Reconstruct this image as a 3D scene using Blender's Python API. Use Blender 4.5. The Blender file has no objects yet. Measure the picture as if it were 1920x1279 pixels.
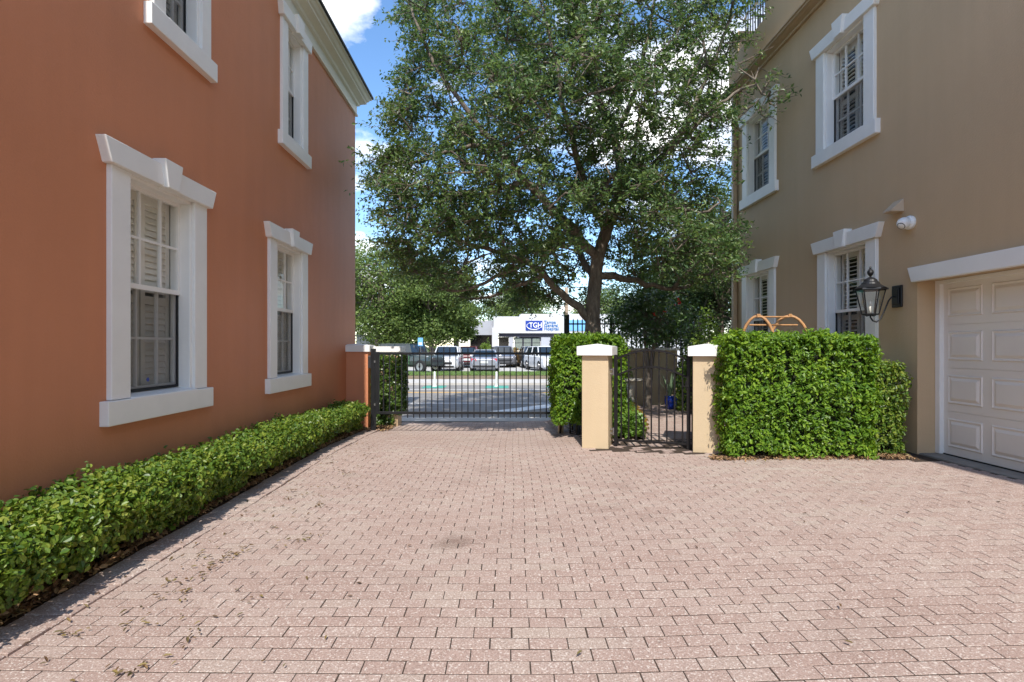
import bpy, bmesh, math, random
import numpy as np
from mathutils import Vector, Matrix

rng = np.random.default_rng(7)
random.seed(7)
PI = math.pi
R = math.radians
S = bpy.context.scene
COL = S.collection

# ------------------------------------------------------------------ camera
F, CX, CY, CH = 990.0, 947.0, 649.0, 1.55       # focal length in photo px, axis point, eye height
cam = bpy.data.cameras.new('camera')
camo = bpy.data.objects.new('camera', cam)
COL.objects.link(camo)
camo.location = (0, 0, CH)
camo.rotation_euler = (R(90), 0, 0)
cam.sensor_width = 36
cam.lens = F / 1920 * 36
cam.shift_x = (960 - CX) / 1920
cam.shift_y = (CY - 639.5) / 1920
cam.clip_start = 0.05
cam.clip_end = 2000
S.camera = camo


def W(px, py, d):
    """world point seen at a photo pixel at a given distance"""
    return Vector(((px - CX) / F * d, d, CH - (py - CY) / F * d))


# ------------------------------------------------------------------ materials
MATS = {}


def lin(r, g, b):
    f = lambda c: c / 12.92 if c <= 0.04045 else ((c + 0.055) / 1.055) ** 2.4
    return (f(r / 255), f(g / 255), f(b / 255), 1)


def new_mat(name):
    m = bpy.data.materials.new(name)
    m.use_nodes = True
    nt = m.node_tree
    b = nt.nodes['Principled BSDF']
    MATS[name] = m
    return m, nt, b


def N(nt, t, **kw):
    n = nt.nodes.new(t)
    for k, v in kw.items():
        if k in n.inputs:
            n.inputs[k].default_value = v
        else:
            setattr(n, k, v)
    return n


def ramp(nt, stops):
    n = nt.nodes.new('ShaderNodeValToRGB')
    e = n.color_ramp.elements
    while len(e) < len(stops):
        e.new(0.5)
    for el, (p, c) in zip(e, stops):
        el.position = p
        el.color = c if len(c) == 4 else (*c, 1)
    return n


def simple(name, col, rough=0.5, metal=0.0, var=0.12, vscale=6, bump=0.0, bscale=80, spec=0.5, coat=0.0):
    """paint-like material with slow colour wear and a fine bump"""
    m, nt, b = new_mat(name)
    L = nt.links.new
    tc = N(nt, 'ShaderNodeTexCoord')
    no = N(nt, 'ShaderNodeTexNoise', Scale=vscale, Detail=6.0, Roughness=0.6)
    L(tc.outputs['Object'], no.inputs['Vector'])
    c = np.array(col[:3])
    rp = ramp(nt, [(0.3, tuple(c * (1 - var))), (0.7, tuple(np.minimum(c * (1 + var), 1)))])
    L(no.outputs['Fac'], rp.inputs['Fac'])
    L(rp.outputs['Color'], b.inputs['Base Color'])
    b.inputs['Roughness'].default_value = rough
    b.inputs['Metallic'].default_value = metal
    b.inputs['Specular IOR Level'].default_value = spec
    b.inputs['Coat Weight'].default_value = coat
    if bump:
        n2 = N(nt, 'ShaderNodeTexNoise', Scale=bscale, Detail=4.0)
        L(tc.outputs['Object'], n2.inputs['Vector'])
        bp = N(nt, 'ShaderNodeBump', Strength=bump, Distance=0.01)
        L(n2.outputs['Fac'], bp.inputs['Height'])
        L(bp.outputs['Normal'], b.inputs['Normal'])
    return m


def stucco(name, col, var=0.08, streak=0.06):
    m, nt, b = new_mat(name)
    L = nt.links.new
    tc = N(nt, 'ShaderNodeTexCoord')
    n1 = N(nt, 'ShaderNodeTexNoise', Scale=0.55, Detail=5.0, Roughness=0.55)
    L(tc.outputs['Object'], n1.inputs['Vector'])
    mp = N(nt, 'ShaderNodeMapping')
    mp.inputs['Scale'].default_value = (5, 5, 0.35)
    L(tc.outputs['Object'], mp.inputs['Vector'])
    n2 = N(nt, 'ShaderNodeTexNoise', Scale=1.0, Detail=4.0)
    L(mp.outputs['Vector'], n2.inputs['Vector'])
    c = np.array(col[:3])
    r1 = ramp(nt, [(0.3, tuple(c * (1 - var))), (0.7, tuple(c * (1 + var)))])
    L(n1.outputs['Fac'], r1.inputs['Fac'])
    r2 = ramp(nt, [(0.3, (1 - streak,) * 3), (0.7, (1, 1, 1))])
    L(n2.outputs['Fac'], r2.inputs['Fac'])
    mx = N(nt, 'ShaderNodeMix', data_type='RGBA', blend_type='MULTIPLY')
    mx.inputs['Factor'].default_value = 1
    L(r1.outputs['Color'], mx.inputs['A'])
    L(r2.outputs['Color'], mx.inputs['B'])
    L(mx.outputs['Result'], b.inputs['Base Color'])
    n3 = N(nt, 'ShaderNodeTexNoise', Scale=55.0, Detail=5.0, Roughness=0.65)
    L(tc.outputs['Object'], n3.inputs['Vector'])
    n4 = N(nt, 'ShaderNodeTexNoise', Scale=4.0, Detail=2.0)
    L(tc.outputs['Object'], n4.inputs['Vector'])
    ad = N(nt, 'ShaderNodeMath', operation='MULTIPLY_ADD')
    L(n4.outputs['Fac'], ad.inputs[0])
    ad.inputs[1].default_value = 1.5
    L(n3.outputs['Fac'], ad.inputs[2])
    bp = N(nt, 'ShaderNodeBump', Strength=0.35, Distance=0.012)
    L(ad.outputs[0], bp.inputs['Height'])
    L(bp.outputs['Normal'], b.inputs['Normal'])
    b.inputs['Roughness'].default_value = 0.62
    b.inputs['Specular IOR Level'].default_value = 0.35
    return m


def leaf_mat(name, cols, trans=0.3, rough=0.42, spec=0.5, nscale=1.2):
    """leaves: own colour per leaf, translucent, waxy"""
    m, nt, b = new_mat(name)
    L = nt.links.new
    ge = N(nt, 'ShaderNodeNewGeometry')
    tc = N(nt, 'ShaderNodeTexCoord')
    no = N(nt, 'ShaderNodeTexNoise', Scale=nscale, Detail=3.0)
    L(tc.outputs['Object'], no.inputs['Vector'])
    ad = N(nt, 'ShaderNodeMath', operation='MULTIPLY_ADD')
    L(no.outputs['Fac'], ad.inputs[0])
    ad.inputs[1].default_value = 0.7
    ml = N(nt, 'ShaderNodeMath', operation='MULTIPLY_ADD')
    L(ge.outputs['Random Per Island'], ml.inputs[0])
    ml.inputs[1].default_value = 0.75
    ml.inputs[2].default_value = -0.22
    L(ml.outputs[0], ad.inputs[2])
    k = len(cols)
    rp = ramp(nt, [(i / (k - 1), c) for i, c in enumerate(cols)])
    L(ad.outputs[0], rp.inputs['Fac'])
    L(rp.outputs['Color'], b.inputs['Base Color'])
    b.inputs['Roughness'].default_value = rough
    b.inputs['Specular IOR Level'].default_value = spec
    tr = N(nt, 'ShaderNodeBsdfTranslucent')
    hs = N(nt, 'ShaderNodeHueSaturation', Hue=0.485, Saturation=1.1, Value=1.5)
    L(rp.outputs['Color'], hs.inputs['Color'])
    L(hs.outputs['Color'], tr.inputs['Color'])
    mix = N(nt, 'ShaderNodeMixShader')
    mix.inputs[0].default_value = trans
    L(b.outputs[0], mix.inputs[1])
    L(tr.outputs[0], mix.inputs[2])
    L(mix.outputs[0], nt.nodes['Material Output'].inputs['Surface'])
    return m


def island_mat(name, cols, rough=0.8, bump=0.0):
    m, nt, b = new_mat(name)
    L = nt.links.new
    ge = N(nt, 'ShaderNodeNewGeometry')
    k = len(cols)
    rp = ramp(nt, [(i / (k - 1), c) for i, c in enumerate(cols)])
    L(ge.outputs['Random Per Island'], rp.inputs['Fac'])
    L(rp.outputs['Color'], b.inputs['Base Color'])
    b.inputs['Roughness'].default_value = rough
    return m


def glass_mat(name, tint, ior=1.5, refl=1.0):
    m, nt, b = new_mat(name)
    L = nt.links.new
    nt.nodes.remove(b)
    lw = N(nt, 'ShaderNodeLayerWeight', Blend=0.5)
    pw = N(nt, 'ShaderNodeMath', operation='POWER')
    L(lw.outputs['Facing'], pw.inputs[0])
    pw.inputs[1].default_value = 5.0
    fr = N(nt, 'ShaderNodeMath', operation='MULTIPLY_ADD')
    L(pw.outputs[0], fr.inputs[0])
    fr.inputs[1].default_value = 0.8
    fr.inputs[2].default_value = ((ior - 1) / (ior + 1)) ** 2 * 2
    tr = N(nt, 'ShaderNodeBsdfTransparent', Color=(*tint, 1))
    gl = N(nt, 'ShaderNodeBsdfGlossy', Roughness=0.03, Color=(refl, refl, refl, 1))
    mx = N(nt, 'ShaderNodeMixShader')
    L(fr.outputs[0], mx.inputs[0])
    L(tr.outputs[0], mx.inputs[1])
    L(gl.outputs[0], mx.inputs[2])
    L(mx.outputs[0], nt.nodes['Material Output'].inputs['Surface'])
    return m


def screen_mat():
    m, nt, b = new_mat('insect_screen')
    L = nt.links.new
    tr = N(nt, 'ShaderNodeBsdfTransparent', Color=(1, 1, 1, 1))
    mx = N(nt, 'ShaderNodeMixShader')
    mx.inputs[0].default_value = 0.38
    b.inputs['Base Color'].default_value = (0.035, 0.035, 0.036, 1)
    b.inputs['Roughness'].default_value = 0.6
    L(tr.outputs[0], mx.inputs[1])
    L(b.outputs[0], mx.inputs[2])
    L(mx.outputs[0], nt.nodes['Material Output'].inputs['Surface'])
    return m


def paver_mat():
    m, nt, b = new_mat('concrete_paver')
    L = nt.links.new
    ge = N(nt, 'ShaderNodeNewGeometry')
    tc = N(nt, 'ShaderNodeTexCoord')
    nl = N(nt, 'ShaderNodeTexNoise', Scale=0.5, Detail=3.0)
    L(tc.outputs['Object'], nl.inputs['Vector'])
    ad = N(nt, 'ShaderNodeMath', operation='MULTIPLY_ADD')
    L(nl.outputs['Fac'], ad.inputs[0])
    ad.inputs[1].default_value = 1.1
    m2 = N(nt, 'ShaderNodeMath', operation='MULTIPLY_ADD')
    L(ge.outputs['Random Per Island'], m2.inputs[0])
    m2.inputs[1].default_value = 0.6
    m2.inputs[2].default_value = -0.34
    L(m2.outputs[0], ad.inputs[2])
    rp = ramp(nt, [(0.0, (0.355, 0.252, 0.212)), (0.35, (0.388, 0.284, 0.242)), (0.62, (0.41, 0.31, 0.266)),
                   (0.88, (0.42, 0.335, 0.283)), (1.0, (0.44, 0.365, 0.31))])
    L(ad.outputs[0], rp.inputs['Fac'])
    # aggregate speckle
    n2 = N(nt, 'ShaderNodeTexNoise', Scale=120.0, Detail=3.0, Roughness=0.75)
    L(tc.outputs['Object'], n2.inputs['Vector'])
    r2 = ramp(nt, [(0.36, (0.58, 0.55, 0.53)), (0.54, (1, 1, 1)), (0.66, (1.0, 1.0, 1.0)), (0.74, (1.0, 1.0, 1.0))])
    L(n2.outputs['Fac'], r2.inputs['Fac'])
    mx = N(nt, 'ShaderNodeMix', data_type='RGBA', blend_type='MULTIPLY')
    mx.inputs['Factor'].default_value = 1
    L(rp.outputs['Color'], mx.inputs['A'])
    L(r2.outputs['Color'], mx.inputs['B'])
    vo = N(nt, 'ShaderNodeTexNoise', Scale=85.0, Detail=1.5)
    L(tc.outputs['Object'], vo.inputs['Vector'])
    r3 = ramp(nt, [(0.57, (0, 0, 0)), (0.68, (0.8, 0.8, 0.8))])
    L(vo.outputs['Fac'], r3.inputs['Fac'])
    mx2 = N(nt, 'ShaderNodeMix', data_type='RGBA')
    L(r3.outputs['Color'], mx2.inputs['Factor'])
    L(mx.outputs['Result'], mx2.inputs['A'])
    mx2.inputs['B'].default_value = (0.62, 0.55, 0.49, 1)
    # old stains
    n5 = N(nt, 'ShaderNodeTexNoise', Scale=1.3, Detail=7.0, Roughness=0.68)
    L(tc.outputs['Object'], n5.inputs['Vector'])
    r5 = ramp(nt, [(0.30, (0.60, 0.57, 0.54)), (0.45, (1, 1, 1))])
    L(n5.outputs['Fac'], r5.inputs['Fac'])
    mx3 = N(nt, 'ShaderNodeMix', data_type='RGBA', blend_type='MULTIPLY')
    mx3.inputs['Factor'].default_value = 0.3
    L(mx2.outputs['Result'], mx3.inputs['A'])
    L(r5.outputs['Color'], mx3.inputs['B'])
    ds_ = N(nt, 'ShaderNodeVectorMath', operation='DISTANCE')
    L(tc.outputs['Object'], ds_.inputs[0])
    ds_.inputs[1].default_value = (-0.37, 4.19, 0.0)
    ns = N(nt, 'ShaderNodeMath', operation='MULTIPLY_ADD')
    L(n5.outputs['Fac'], ns.inputs[0])
    ns.inputs[1].default_value = -0.9
    of = N(nt, 'ShaderNodeMath', operation='ADD')
    L(ds_.outputs['Value'], of.inputs[0])
    of.inputs[1].default_value = 0.34
    L(of.outputs[0], ns.inputs[2])
    r6 = ramp(nt, [(0.0, (0.42, 0.38, 0.34)), (0.12, (1, 1, 1))])
    L(ns.outputs[0], r6.inputs['Fac'])
    mx4 = N(nt, 'ShaderNodeMix', data_type='RGBA', blend_type='MULTIPLY')
    mx4.inputs['Factor'].default_value = 0.5
    L(mx3.outputs['Result'], mx4.inputs['A'])
    L(r6.outputs['Color'], mx4.inputs['B'])
    L(mx4.outputs['Result'], b.inputs['Base Color'])
    bp = N(nt, 'ShaderNodeBump', Strength=0.35, Distance=0.003)
    L(n2.outputs['Fac'], bp.inputs['Height'])
    L(bp.outputs['Normal'], b.inputs['Normal'])
    b.inputs['Roughness'].default_value = 0.85
    b.inputs['Specular IOR Level'].default_value = 0.25
    return m


def ground_mat(name, stops, scale, rough=0.95, bump=0.5, detail=8.0):
    m, nt, b = new_mat(name)
    L = nt.links.new
    tc = N(nt, 'ShaderNodeTexCoord')
    n1 = N(nt, 'ShaderNodeTexNoise', Scale=scale, Detail=detail, Roughness=0.7)
    L(tc.outputs['Object'], n1.inputs['Vector'])
    rp = ramp(nt, stops)
    L(n1.outputs['Fac'], rp.inputs['Fac'])
    L(rp.outputs['Color'], b.inputs['Base Color'])
    b.inputs['Roughness'].default_value = rough
    b.inputs['Specular IOR Level'].default_value = 0.2
    bp = N(nt, 'ShaderNodeBump', Strength=bump, Distance=0.02)
    L(n1.outputs['Fac'], bp.inputs['Height'])
    L(bp.outputs['Normal'], b.inputs['Normal'])
    return m


def bark_mat(name, c0, c1):
    m, nt, b = new_mat(name)
    L = nt.links.new
    tc = N(nt, 'ShaderNodeTexCoord')
    mp = N(nt, 'ShaderNodeMapping')
    mp.inputs['Scale'].default_value = (9, 9, 2.2)
    L(tc.outputs['Object'], mp.inputs['Vector'])
    n1 = N(nt, 'ShaderNodeTexNoise', Scale=2.2, Detail=9.0, Roughness=0.72)
    L(mp.outputs['Vector'], n1.inputs['Vector'])
    rp = ramp(nt, [(0.3, c0), (0.7, c1)])
    L(n1.outputs['Fac'], rp.inputs['Fac'])
    L(rp.outputs['Color'], b.inputs['Base Color'])
    bp = N(nt, 'ShaderNodeBump', Strength=0.9, Distance=0.04)
    L(n1.outputs['Fac'], bp.inputs['Height'])
    L(bp.outputs['Normal'], b.inputs['Normal'])
    b.inputs['Roughness'].default_value = 0.9
    return m


M_ORANGE = stucco('orange_stucco', (0.60, 0.238, 0.118), 0.06, 0.05)
M_TAN = stucco('tan_stucco', (0.56, 0.40, 0.24), 0.05, 0.05)
M_PEACH = stucco('peach_stucco', (0.57, 0.44, 0.28), 0.04, 0.05)
M_TRIM = simple('white_trim_paint', (0.83, 0.81, 0.77), 0.45, var=0.035, vscale=3, bump=0.12, bscale=30)
M_CREAM = simple('cream_trim_paint', (0.72, 0.68, 0.57), 0.5, var=0.05, vscale=3, bump=0.1, bscale=30)
M_CAP = simple('white_cap_paint', (0.84, 0.82, 0.79), 0.6, var=0.04, vscale=5, bump=0.2, bscale=60)
M_SHUTTER = simple('shutter_paint', (0.80, 0.76, 0.68), 0.5, var=0.04)
M_GLASS = glass_mat('window_glass', (0.97, 0.98, 0.97), 1.38, 0.8)
M_SCREEN = screen_mat()
M_INTERIOR = simple('dark_interior', (0.05, 0.047, 0.042), 0.9)
M_ROOM = simple('pale_room', (0.5, 0.46, 0.4), 0.9)
M_BLACK = simple('black_metal', (0.011, 0.011, 0.012), 0.45, var=0.3, bump=0.08, spec=0.35)
M_IRON = simple('black_iron', (0.011, 0.009, 0.009), 0.5, var=0.3, bump=0.1, spec=0.25)
M_STEEL = simple('zinc_hinge', (0.35, 0.34, 0.33), 0.4, 0.9)
M_DOOR = simple('garage_door_paint', (0.78, 0.725, 0.66), 0.42, var=0.03, vscale=2, bump=0.06, bscale=120)
M_SLAB = simple('threshold_concrete', (0.23, 0.21, 0.185), 0.85, var=0.2, vscale=8, bump=0.3)
M_ROOF = simple('roof_edge', (0.035, 0.034, 0.035), 0.7, var=0.2)
M_PAVER = paver_mat()
M_JOINT = ground_mat('joint_sand', [(0.3, (0.035, 0.026, 0.020)), (0.7, (0.085, 0.062, 0.048))], 60)
M_MULCH = ground_mat('mulch', [(0.3, (0.018, 0.011, 0.007)), (0.6, (0.07, 0.04, 0.022)), (0.75, (0.13, 0.075, 0.04))], 28, bump=1.0)
M_ASPHALT = ground_mat('asphalt', [(0.3, (0.19, 0.18, 0.17)), (0.7, (0.26, 0.25, 0.235))], 3, bump=0.15)
M_CONC = ground_mat('pale_concrete', [(0.3, (0.42, 0.40, 0.37)), (0.7, (0.52, 0.50, 0.46))], 2.5, bump=0.15)
M_LOT = ground_mat('parking_lot_concrete', [(0.3, (0.42, 0.41, 0.39)), (0.7, (0.50, 0.49, 0.47))], 1.2, bump=0.1)
M_SOIL = ground_mat('soil_grass', [(0.35, (0.05, 0.075, 0.02)), (0.65, (0.10, 0.12, 0.04))], 5, bump=0.6)
M_VERGE = ground_mat('dry_verge', [(0.35, (0.13, 0.11, 0.06)), (0.6, (0.22, 0.16, 0.10)), (0.75, (0.26, 0.19, 0.13))], 2.0, bump=0.6)
M_WHITEPAINT = simple('road_paint_white', (0.72, 0.72, 0.70), 0.7, var=0.15, vscale=4)
M_YELLOWPAINT = simple('road_paint_yellow', (0.62, 0.36, 0.08), 0.7, var=0.15, vscale=4)
M_GREENPAINT = simple('road_paint_green', (0.06, 0.30, 0.22), 0.7, var=0.2, vscale=4)
M_OAKLEAF = leaf_mat('oak_leaf', [(0.042, 0.086, 0.033), (0.072, 0.137, 0.043), (0.118, 0.195, 0.052), (0.20, 0.255, 0.07)], 0.36, 0.42, 0.5)
M_FARLEAF = leaf_mat('far_oak_leaf', [(0.065, 0.11, 0.026), (0.115, 0.175, 0.038), (0.195, 0.25, 0.062)], 0.3, 0.5, 0.4, 0.3)
M_DARKLEAF = leaf_mat('dark_tree_leaf', [(0.035, 0.07, 0.024), (0.06, 0.11, 0.03), (0.11, 0.16, 0.042)], 0.25, 0.45, 0.4, 0.6)
M_HEDGE = leaf_mat('hedge_leaf', [(0.05, 0.12, 0.015), (0.10, 0.205, 0.02), (0.18, 0.31, 0.027), (0.31, 0.43, 0.05)], 0.35, 0.42, 0.4, 2.0)
M_LOWHEDGE = leaf_mat('low_hedge_leaf', [(0.045, 0.10, 0.016), (0.085, 0.16, 0.022), (0.17, 0.25, 0.032), (0.30, 0.33, 0.055)], 0.32, 0.4, 0.4, 2.0)
M_FIG = leaf_mat('fig_leaf', [(0.035, 0.08, 0.015), (0.07, 0.13, 0.02), (0.14, 0.2, 0.035)], 0.25, 0.3, 0.6, 2.5)
M_COVER = leaf_mat('ground_cover_leaf', [(0.07, 0.15, 0.02), (0.12, 0.23, 0.03), (0.2, 0.3, 0.05)], 0.3, 0.4, 0.5, 2.5)
M_RUSTLEAF = leaf_mat('rust_cover_leaf', [(0.20, 0.16, 0.03), (0.30, 0.17, 0.03), (0.33, 0.24, 0.06)], 0.3, 0.5, 0.4, 2.5)
M_LIME = leaf_mat('lime_leaf', [(0.09, 0.16, 0.025), (0.17, 0.26, 0.04), (0.28, 0.36, 0.07)], 0.35, 0.4, 0.5, 1.5)
M_MYRTLE = leaf_mat('shrub_tree_leaf', [(0.03, 0.07, 0.02), (0.055, 0.115, 0.03), (0.10, 0.17, 0.04)], 0.2, 0.28, 0.7, 1.5)
M_FLOWER = leaf_mat('red_flower', [(0.45, 0.03, 0.02), (0.6, 0.06, 0.03), (0.6, 0.1, 0.05)], 0.3, 0.5)
M_TWIG = simple('hedge_twig', (0.045, 0.032, 0.02), 0.9, var=0.3)
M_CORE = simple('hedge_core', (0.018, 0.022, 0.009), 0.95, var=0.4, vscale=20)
M_BARK = bark_mat('oak_bark', (0.07, 0.054, 0.042), (0.28, 0.23, 0.18))
M_BARK2 = bark_mat('pale_bark', (0.12, 0.095, 0.075), (0.33, 0.27, 0.22))
M_LITTER = island_mat('dry_leaf', [(0.06, 0.03, 0.014), (0.17, 0.09, 0.04), (0.28, 0.16, 0.075), (0.4, 0.25, 0.13), (0.2, 0.16, 0.05)], 0.7)
M_LITTER2 = island_mat('scattered_leaf', [(0.10, 0.05, 0.02), (0.17, 0.095, 0.03), (0.20, 0.15, 0.045), (0.09, 0.05, 0.025), (0.13, 0.11, 0.03)], 0.7)
M_GRASS = leaf_mat('grass_blade', [(0.06, 0.12, 0.02), (0.1, 0.18, 0.03), (0.16, 0.24, 0.05)], 0.3, 0.5)
M_WOOD = simple('orange_wood', (0.46, 0.24, 0.10), 0.45, var=0.2, vscale=15)
M_POLEWOOD = simple('pole_wood', (0.30, 0.22, 0.15), 0.85, var=0.2, vscale=4, bump=0.4, bscale=20)
M_TYRE = simple('tyre_rubber', (0.02, 0.02, 0.02), 0.85)
M_RIM = simple('alloy_rim', (0.45, 0.45, 0.46), 0.35, 0.8)
M_CARGLASS = simple('car_glass', (0.018, 0.028, 0.038), 0.06, var=0.05, spec=0.8)
M_HEADLAMP = simple('headlamp', (0.75, 0.77, 0.8), 0.12, spec=0.8)
M_TAIL = simple('tail_lamp', (0.50, 0.012, 0.015), 0.15, spec=0.7)
M_TRIMBLACK = simple('car_black_trim', (0.02, 0.02, 0.022), 0.5)
M_PLATE = simple('licence_plate', (0.62, 0.64, 0.62), 0.5)
M_BWHITE = simple('far_white_wall', (0.56, 0.56, 0.57), 0.7, var=0.05, vscale=1, bump=0.1)
M_BGREY = simple('far_grey_wall', (0.40, 0.41, 0.45), 0.7, var=0.06, vscale=1)
M_BDARK = simple('far_dark_band', (0.035, 0.033, 0.05), 0.6)
M_FARGLASS = simple('far_window_glass', (0.20, 0.23, 0.20), 0.12, var=0.2, spec=0.7)
M_FARDARK = simple('far_dark_glass', (0.02, 0.018, 0.018), 0.15, var=0.2, spec=0.6)
M_SIGNBLUE = simple('sign_blue', (0.008, 0.04, 0.30), 0.4, var=0.05)
M_LETTERBLUE = simple('letter_blue', (0.03, 0.16, 0.42), 0.45, var=0.05)
M_LETTERWHITE = simple('letter_white', (0.85, 0.85, 0.86), 0.45, var=0.02)
M_SIGNPALE = simple('sign_pale_blue', (0.16, 0.42, 0.70), 0.5, var=0.1)
M_POT = simple('blue_glaze', (0.006, 0.035, 0.32), 0.12, var=0.15, spec=0.7, coat=0.5)
M_STONE = simple('pale_stone', (0.5, 0.46, 0.38), 0.8, var=0.12, bump=0.3)
M_AGAVE = simple('agave_leaf', (0.15, 0.22, 0.12), 0.5, var=0.2)
M_BULBGLASS = glass_mat('lantern_glass', (0.93, 0.93, 0.88), 1.45, 0.9)
M_BULB = simple('bulb', (0.85, 0.83, 0.78), 0.2)
M_CAMWHITE = simple('camera_white', (0.78, 0.77, 0.74), 0.35, var=0.02)
M_VENT = simple('vent_paint', (0.52, 0.40, 0.28), 0.5, var=0.06)
M_DOWNSPOUT = simple('downspout_paint', (0.46, 0.33, 0.21), 0.45, var=0.05)

# ------------------------------------------------------------------ mesh helpers
ORIG = {}


def thing(name, label, cat, loc=(0, 0, 0), rz=0.0, group=None, local=False):
    o = bpy.data.objects.new(name, None)
    COL.objects.link(o)
    o.location = loc
    o.rotation_euler = (0, 0, rz)
    o.empty_display_size = 0.1
    ORIG[o.name] = Vector((0, 0, 0)) if (local or rz) else Vector(loc)
    o['label'] = label
    o['category'] = cat
    if group:
        o['group'] = group
    return o


def tag(o, label, cat, group=None):
    o['label'] = label
    o['category'] = cat
    if group:
        o['group'] = group
    return o


def link_mesh(name, me, mat, parent=None, kind=None):
    o = bpy.data.objects.new(name, me)
    COL.objects.link(o)
    if mat is not None:
        me.materials.append(mat)
    if parent is not None:
        o.parent = parent
        ORIG[o.name] = ORIG[parent.name]
    else:
        ORIG[o.name] = Vector((0, 0, 0))
    if kind:
        o['kind'] = kind
    return o


class MB:
    def __init__(s, T=None):
        s.v, s.f, s.T = [], [], T

    def add(s, pts):
        i = len(s.v)
        for p in pts:
            s.v.append(tuple(s.T(*p)) if s.T else tuple(p))
        return i

    def quad(s, a, b, c, d):
        i = s.add((a, b, c, d))
        s.f.append((i, i + 1, i + 2, i + 3))

    def box(s, x0, x1, y0, y1, z0, z1):
        i = s.add([(x0, y0, z0), (x1, y0, z0), (x1, y1, z0), (x0, y1, z0),
                   (x0, y0, z1), (x1, y0, z1), (x1, y1, z1), (x0, y1, z1)])
        for f in ((0, 3, 2, 1), (4, 5, 6, 7), (0, 1, 5, 4), (1, 2, 6, 5), (2, 3, 7, 6), (3, 0, 4, 7)):
            s.f.append(tuple(i + k for k in f))
        return s

    def prism(s, a, b):
        """two matching polygons joined"""
        n = len(a)
        i = s.add(list(a) + list(b))
        s.f.append(tuple(i + k for k in range(n))[::-1])
        s.f.append(tuple(i + n + k for k in range(n)))
        for k in range(n):
            k2 = (k + 1) % n
            s.f.append((i + k, i + k2, i + n + k2, i + n + k))
        return s

    def tube(s, pts, rad, n=8, cap=True):
        pts = [Vector(p) for p in pts]
        if not hasattr(rad, '__len__'):
            rad = [rad] * len(pts)
        rings = []
        up = Vector((0.13, 0.31, 0.94)).normalized()
        for k, p in enumerate(pts):
            a = pts[max(k - 1, 0)]
            b = pts[min(k + 1, len(pts) - 1)]
            t = (b - a).normalized()
            x = t.cross(up)
            if x.length < 0.1:
                x = t.cross(Vector((1, 0, 0)))
            x.normalize()
            y = t.cross(x)
            rings.append(s.add([p + (x * math.cos(2 * PI * j / n) + y * math.sin(2 * PI * j / n)) * rad[k] for j in range(n)]))
        for k in range(len(rings) - 1):
            for j in range(n):
                j2 = (j + 1) % n
                s.f.append((rings[k] + j, rings[k] + j2, rings[k + 1] + j2, rings[k + 1] + j))
        if cap:
            s.f.append(tuple(rings[0] + j for j in range(n))[::-1])
            s.f.append(tuple(rings[-1] + j for j in range(n)))
        return s

    def lathe(s, prof, c, n=20, axis='z'):
        rings = []
        for r, h in prof:
            ring = []
            for j in range(n):
                a = 2 * PI * j / n
                if axis == 'z':
                    ring.append((c[0] + r * math.cos(a), c[1] + r * math.sin(a), c[2] + h))
                elif axis == 'x':
                    ring.append((c[0] + h, c[1] + r * math.cos(a), c[2] + r * math.sin(a)))
                else:
                    ring.append((c[0] + r * math.cos(a), c[1] + h, c[2] + r * math.sin(a)))
            rings.append(s.add(ring))
        for k in range(len(rings) - 1):
            for j in range(n):
                j2 = (j + 1) % n
                s.f.append((rings[k] + j, rings[k] + j2, rings[k + 1] + j2, rings[k + 1] + j))
        s.f.append(tuple(rings[0] + j for j in range(n))[::-1])
        s.f.append(tuple(rings[-1] + j for j in range(n)))
        return s

    def build(s, name, mat, parent=None, kind=None, bevel=0.0, smooth=False, recalc=True, seg=2):
        me = bpy.data.meshes.new(name)
        off = ORIG[parent.name] if parent is not None else Vector((0, 0, 0))
        vs = [(a - off.x, b - off.y, c - off.z) for a, b, c in s.v]
        me.from_pydata(vs, [], s.f)
        if recalc:
            bm = bmesh.new()
            bm.from_mesh(me)
            bmesh.ops.recalc_face_normals(bm, faces=bm.faces)
            bm.to_mesh(me)
            bm.free()
        me.polygons.foreach_set('use_smooth', [bool(smooth)] * len(me.polygons))
        me.update()
        o = link_mesh(name, me, mat, parent, kind)
        if bevel:
            md = o.modifiers.new('bevel', 'BEVEL')
            md.width = bevel
            md.segments = seg
            md.limit_method = 'ANGLE'
            md.angle_limit = R(35)
        return o


def np_mesh(name, verts, faces, mat, parent=None, kind=None, smooth=False):
    """verts (n,3), faces (m,k) arrays"""
    me = bpy.data.meshes.new(name)
    off = ORIG[parent.name] if parent is not None else Vector((0, 0, 0))
    v = np.asarray(verts, dtype=np.float32) - np.array(off, dtype=np.float32)
    f = np.asarray(faces, dtype=np.int32)
    k = f.shape[1]
    me.vertices.add(len(v))
    me.vertices.foreach_set('co', v.ravel())
    me.loops.add(f.size)
    me.loops.foreach_set('vertex_index', f.ravel())
    me.polygons.add(len(f))
    me.polygons.foreach_set('loop_start', np.arange(len(f), dtype=np.int32) * k)
    me.polygons.foreach_set('loop_total', np.full(len(f), k, dtype=np.int32))
    me.polygons.foreach_set('use_smooth', np.full(len(f), smooth, dtype=bool))
    me.update(calc_edges=True)
    return link_mesh(name, me, mat, parent, kind)


OVAL = (np.array([(0, 0, 0), (.28, .40, .10), (.70, .34, .07), (1, 0, -.06), (.70, -.34, .07), (.28, -.40, .10)]),
        np.array([(0, 3, 2, 1), (0, 5, 4, 3)]))
LANCE = (np.array([(0, 0, 0), (.45, .5, .08), (1, 0, -.05), (.45, -.5, .08)]), np.array([(0, 3, 2, 1)]))


def unit(a):
    return a / np.maximum(np.linalg.norm(a, axis=1, keepdims=True), 1e-6)


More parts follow.
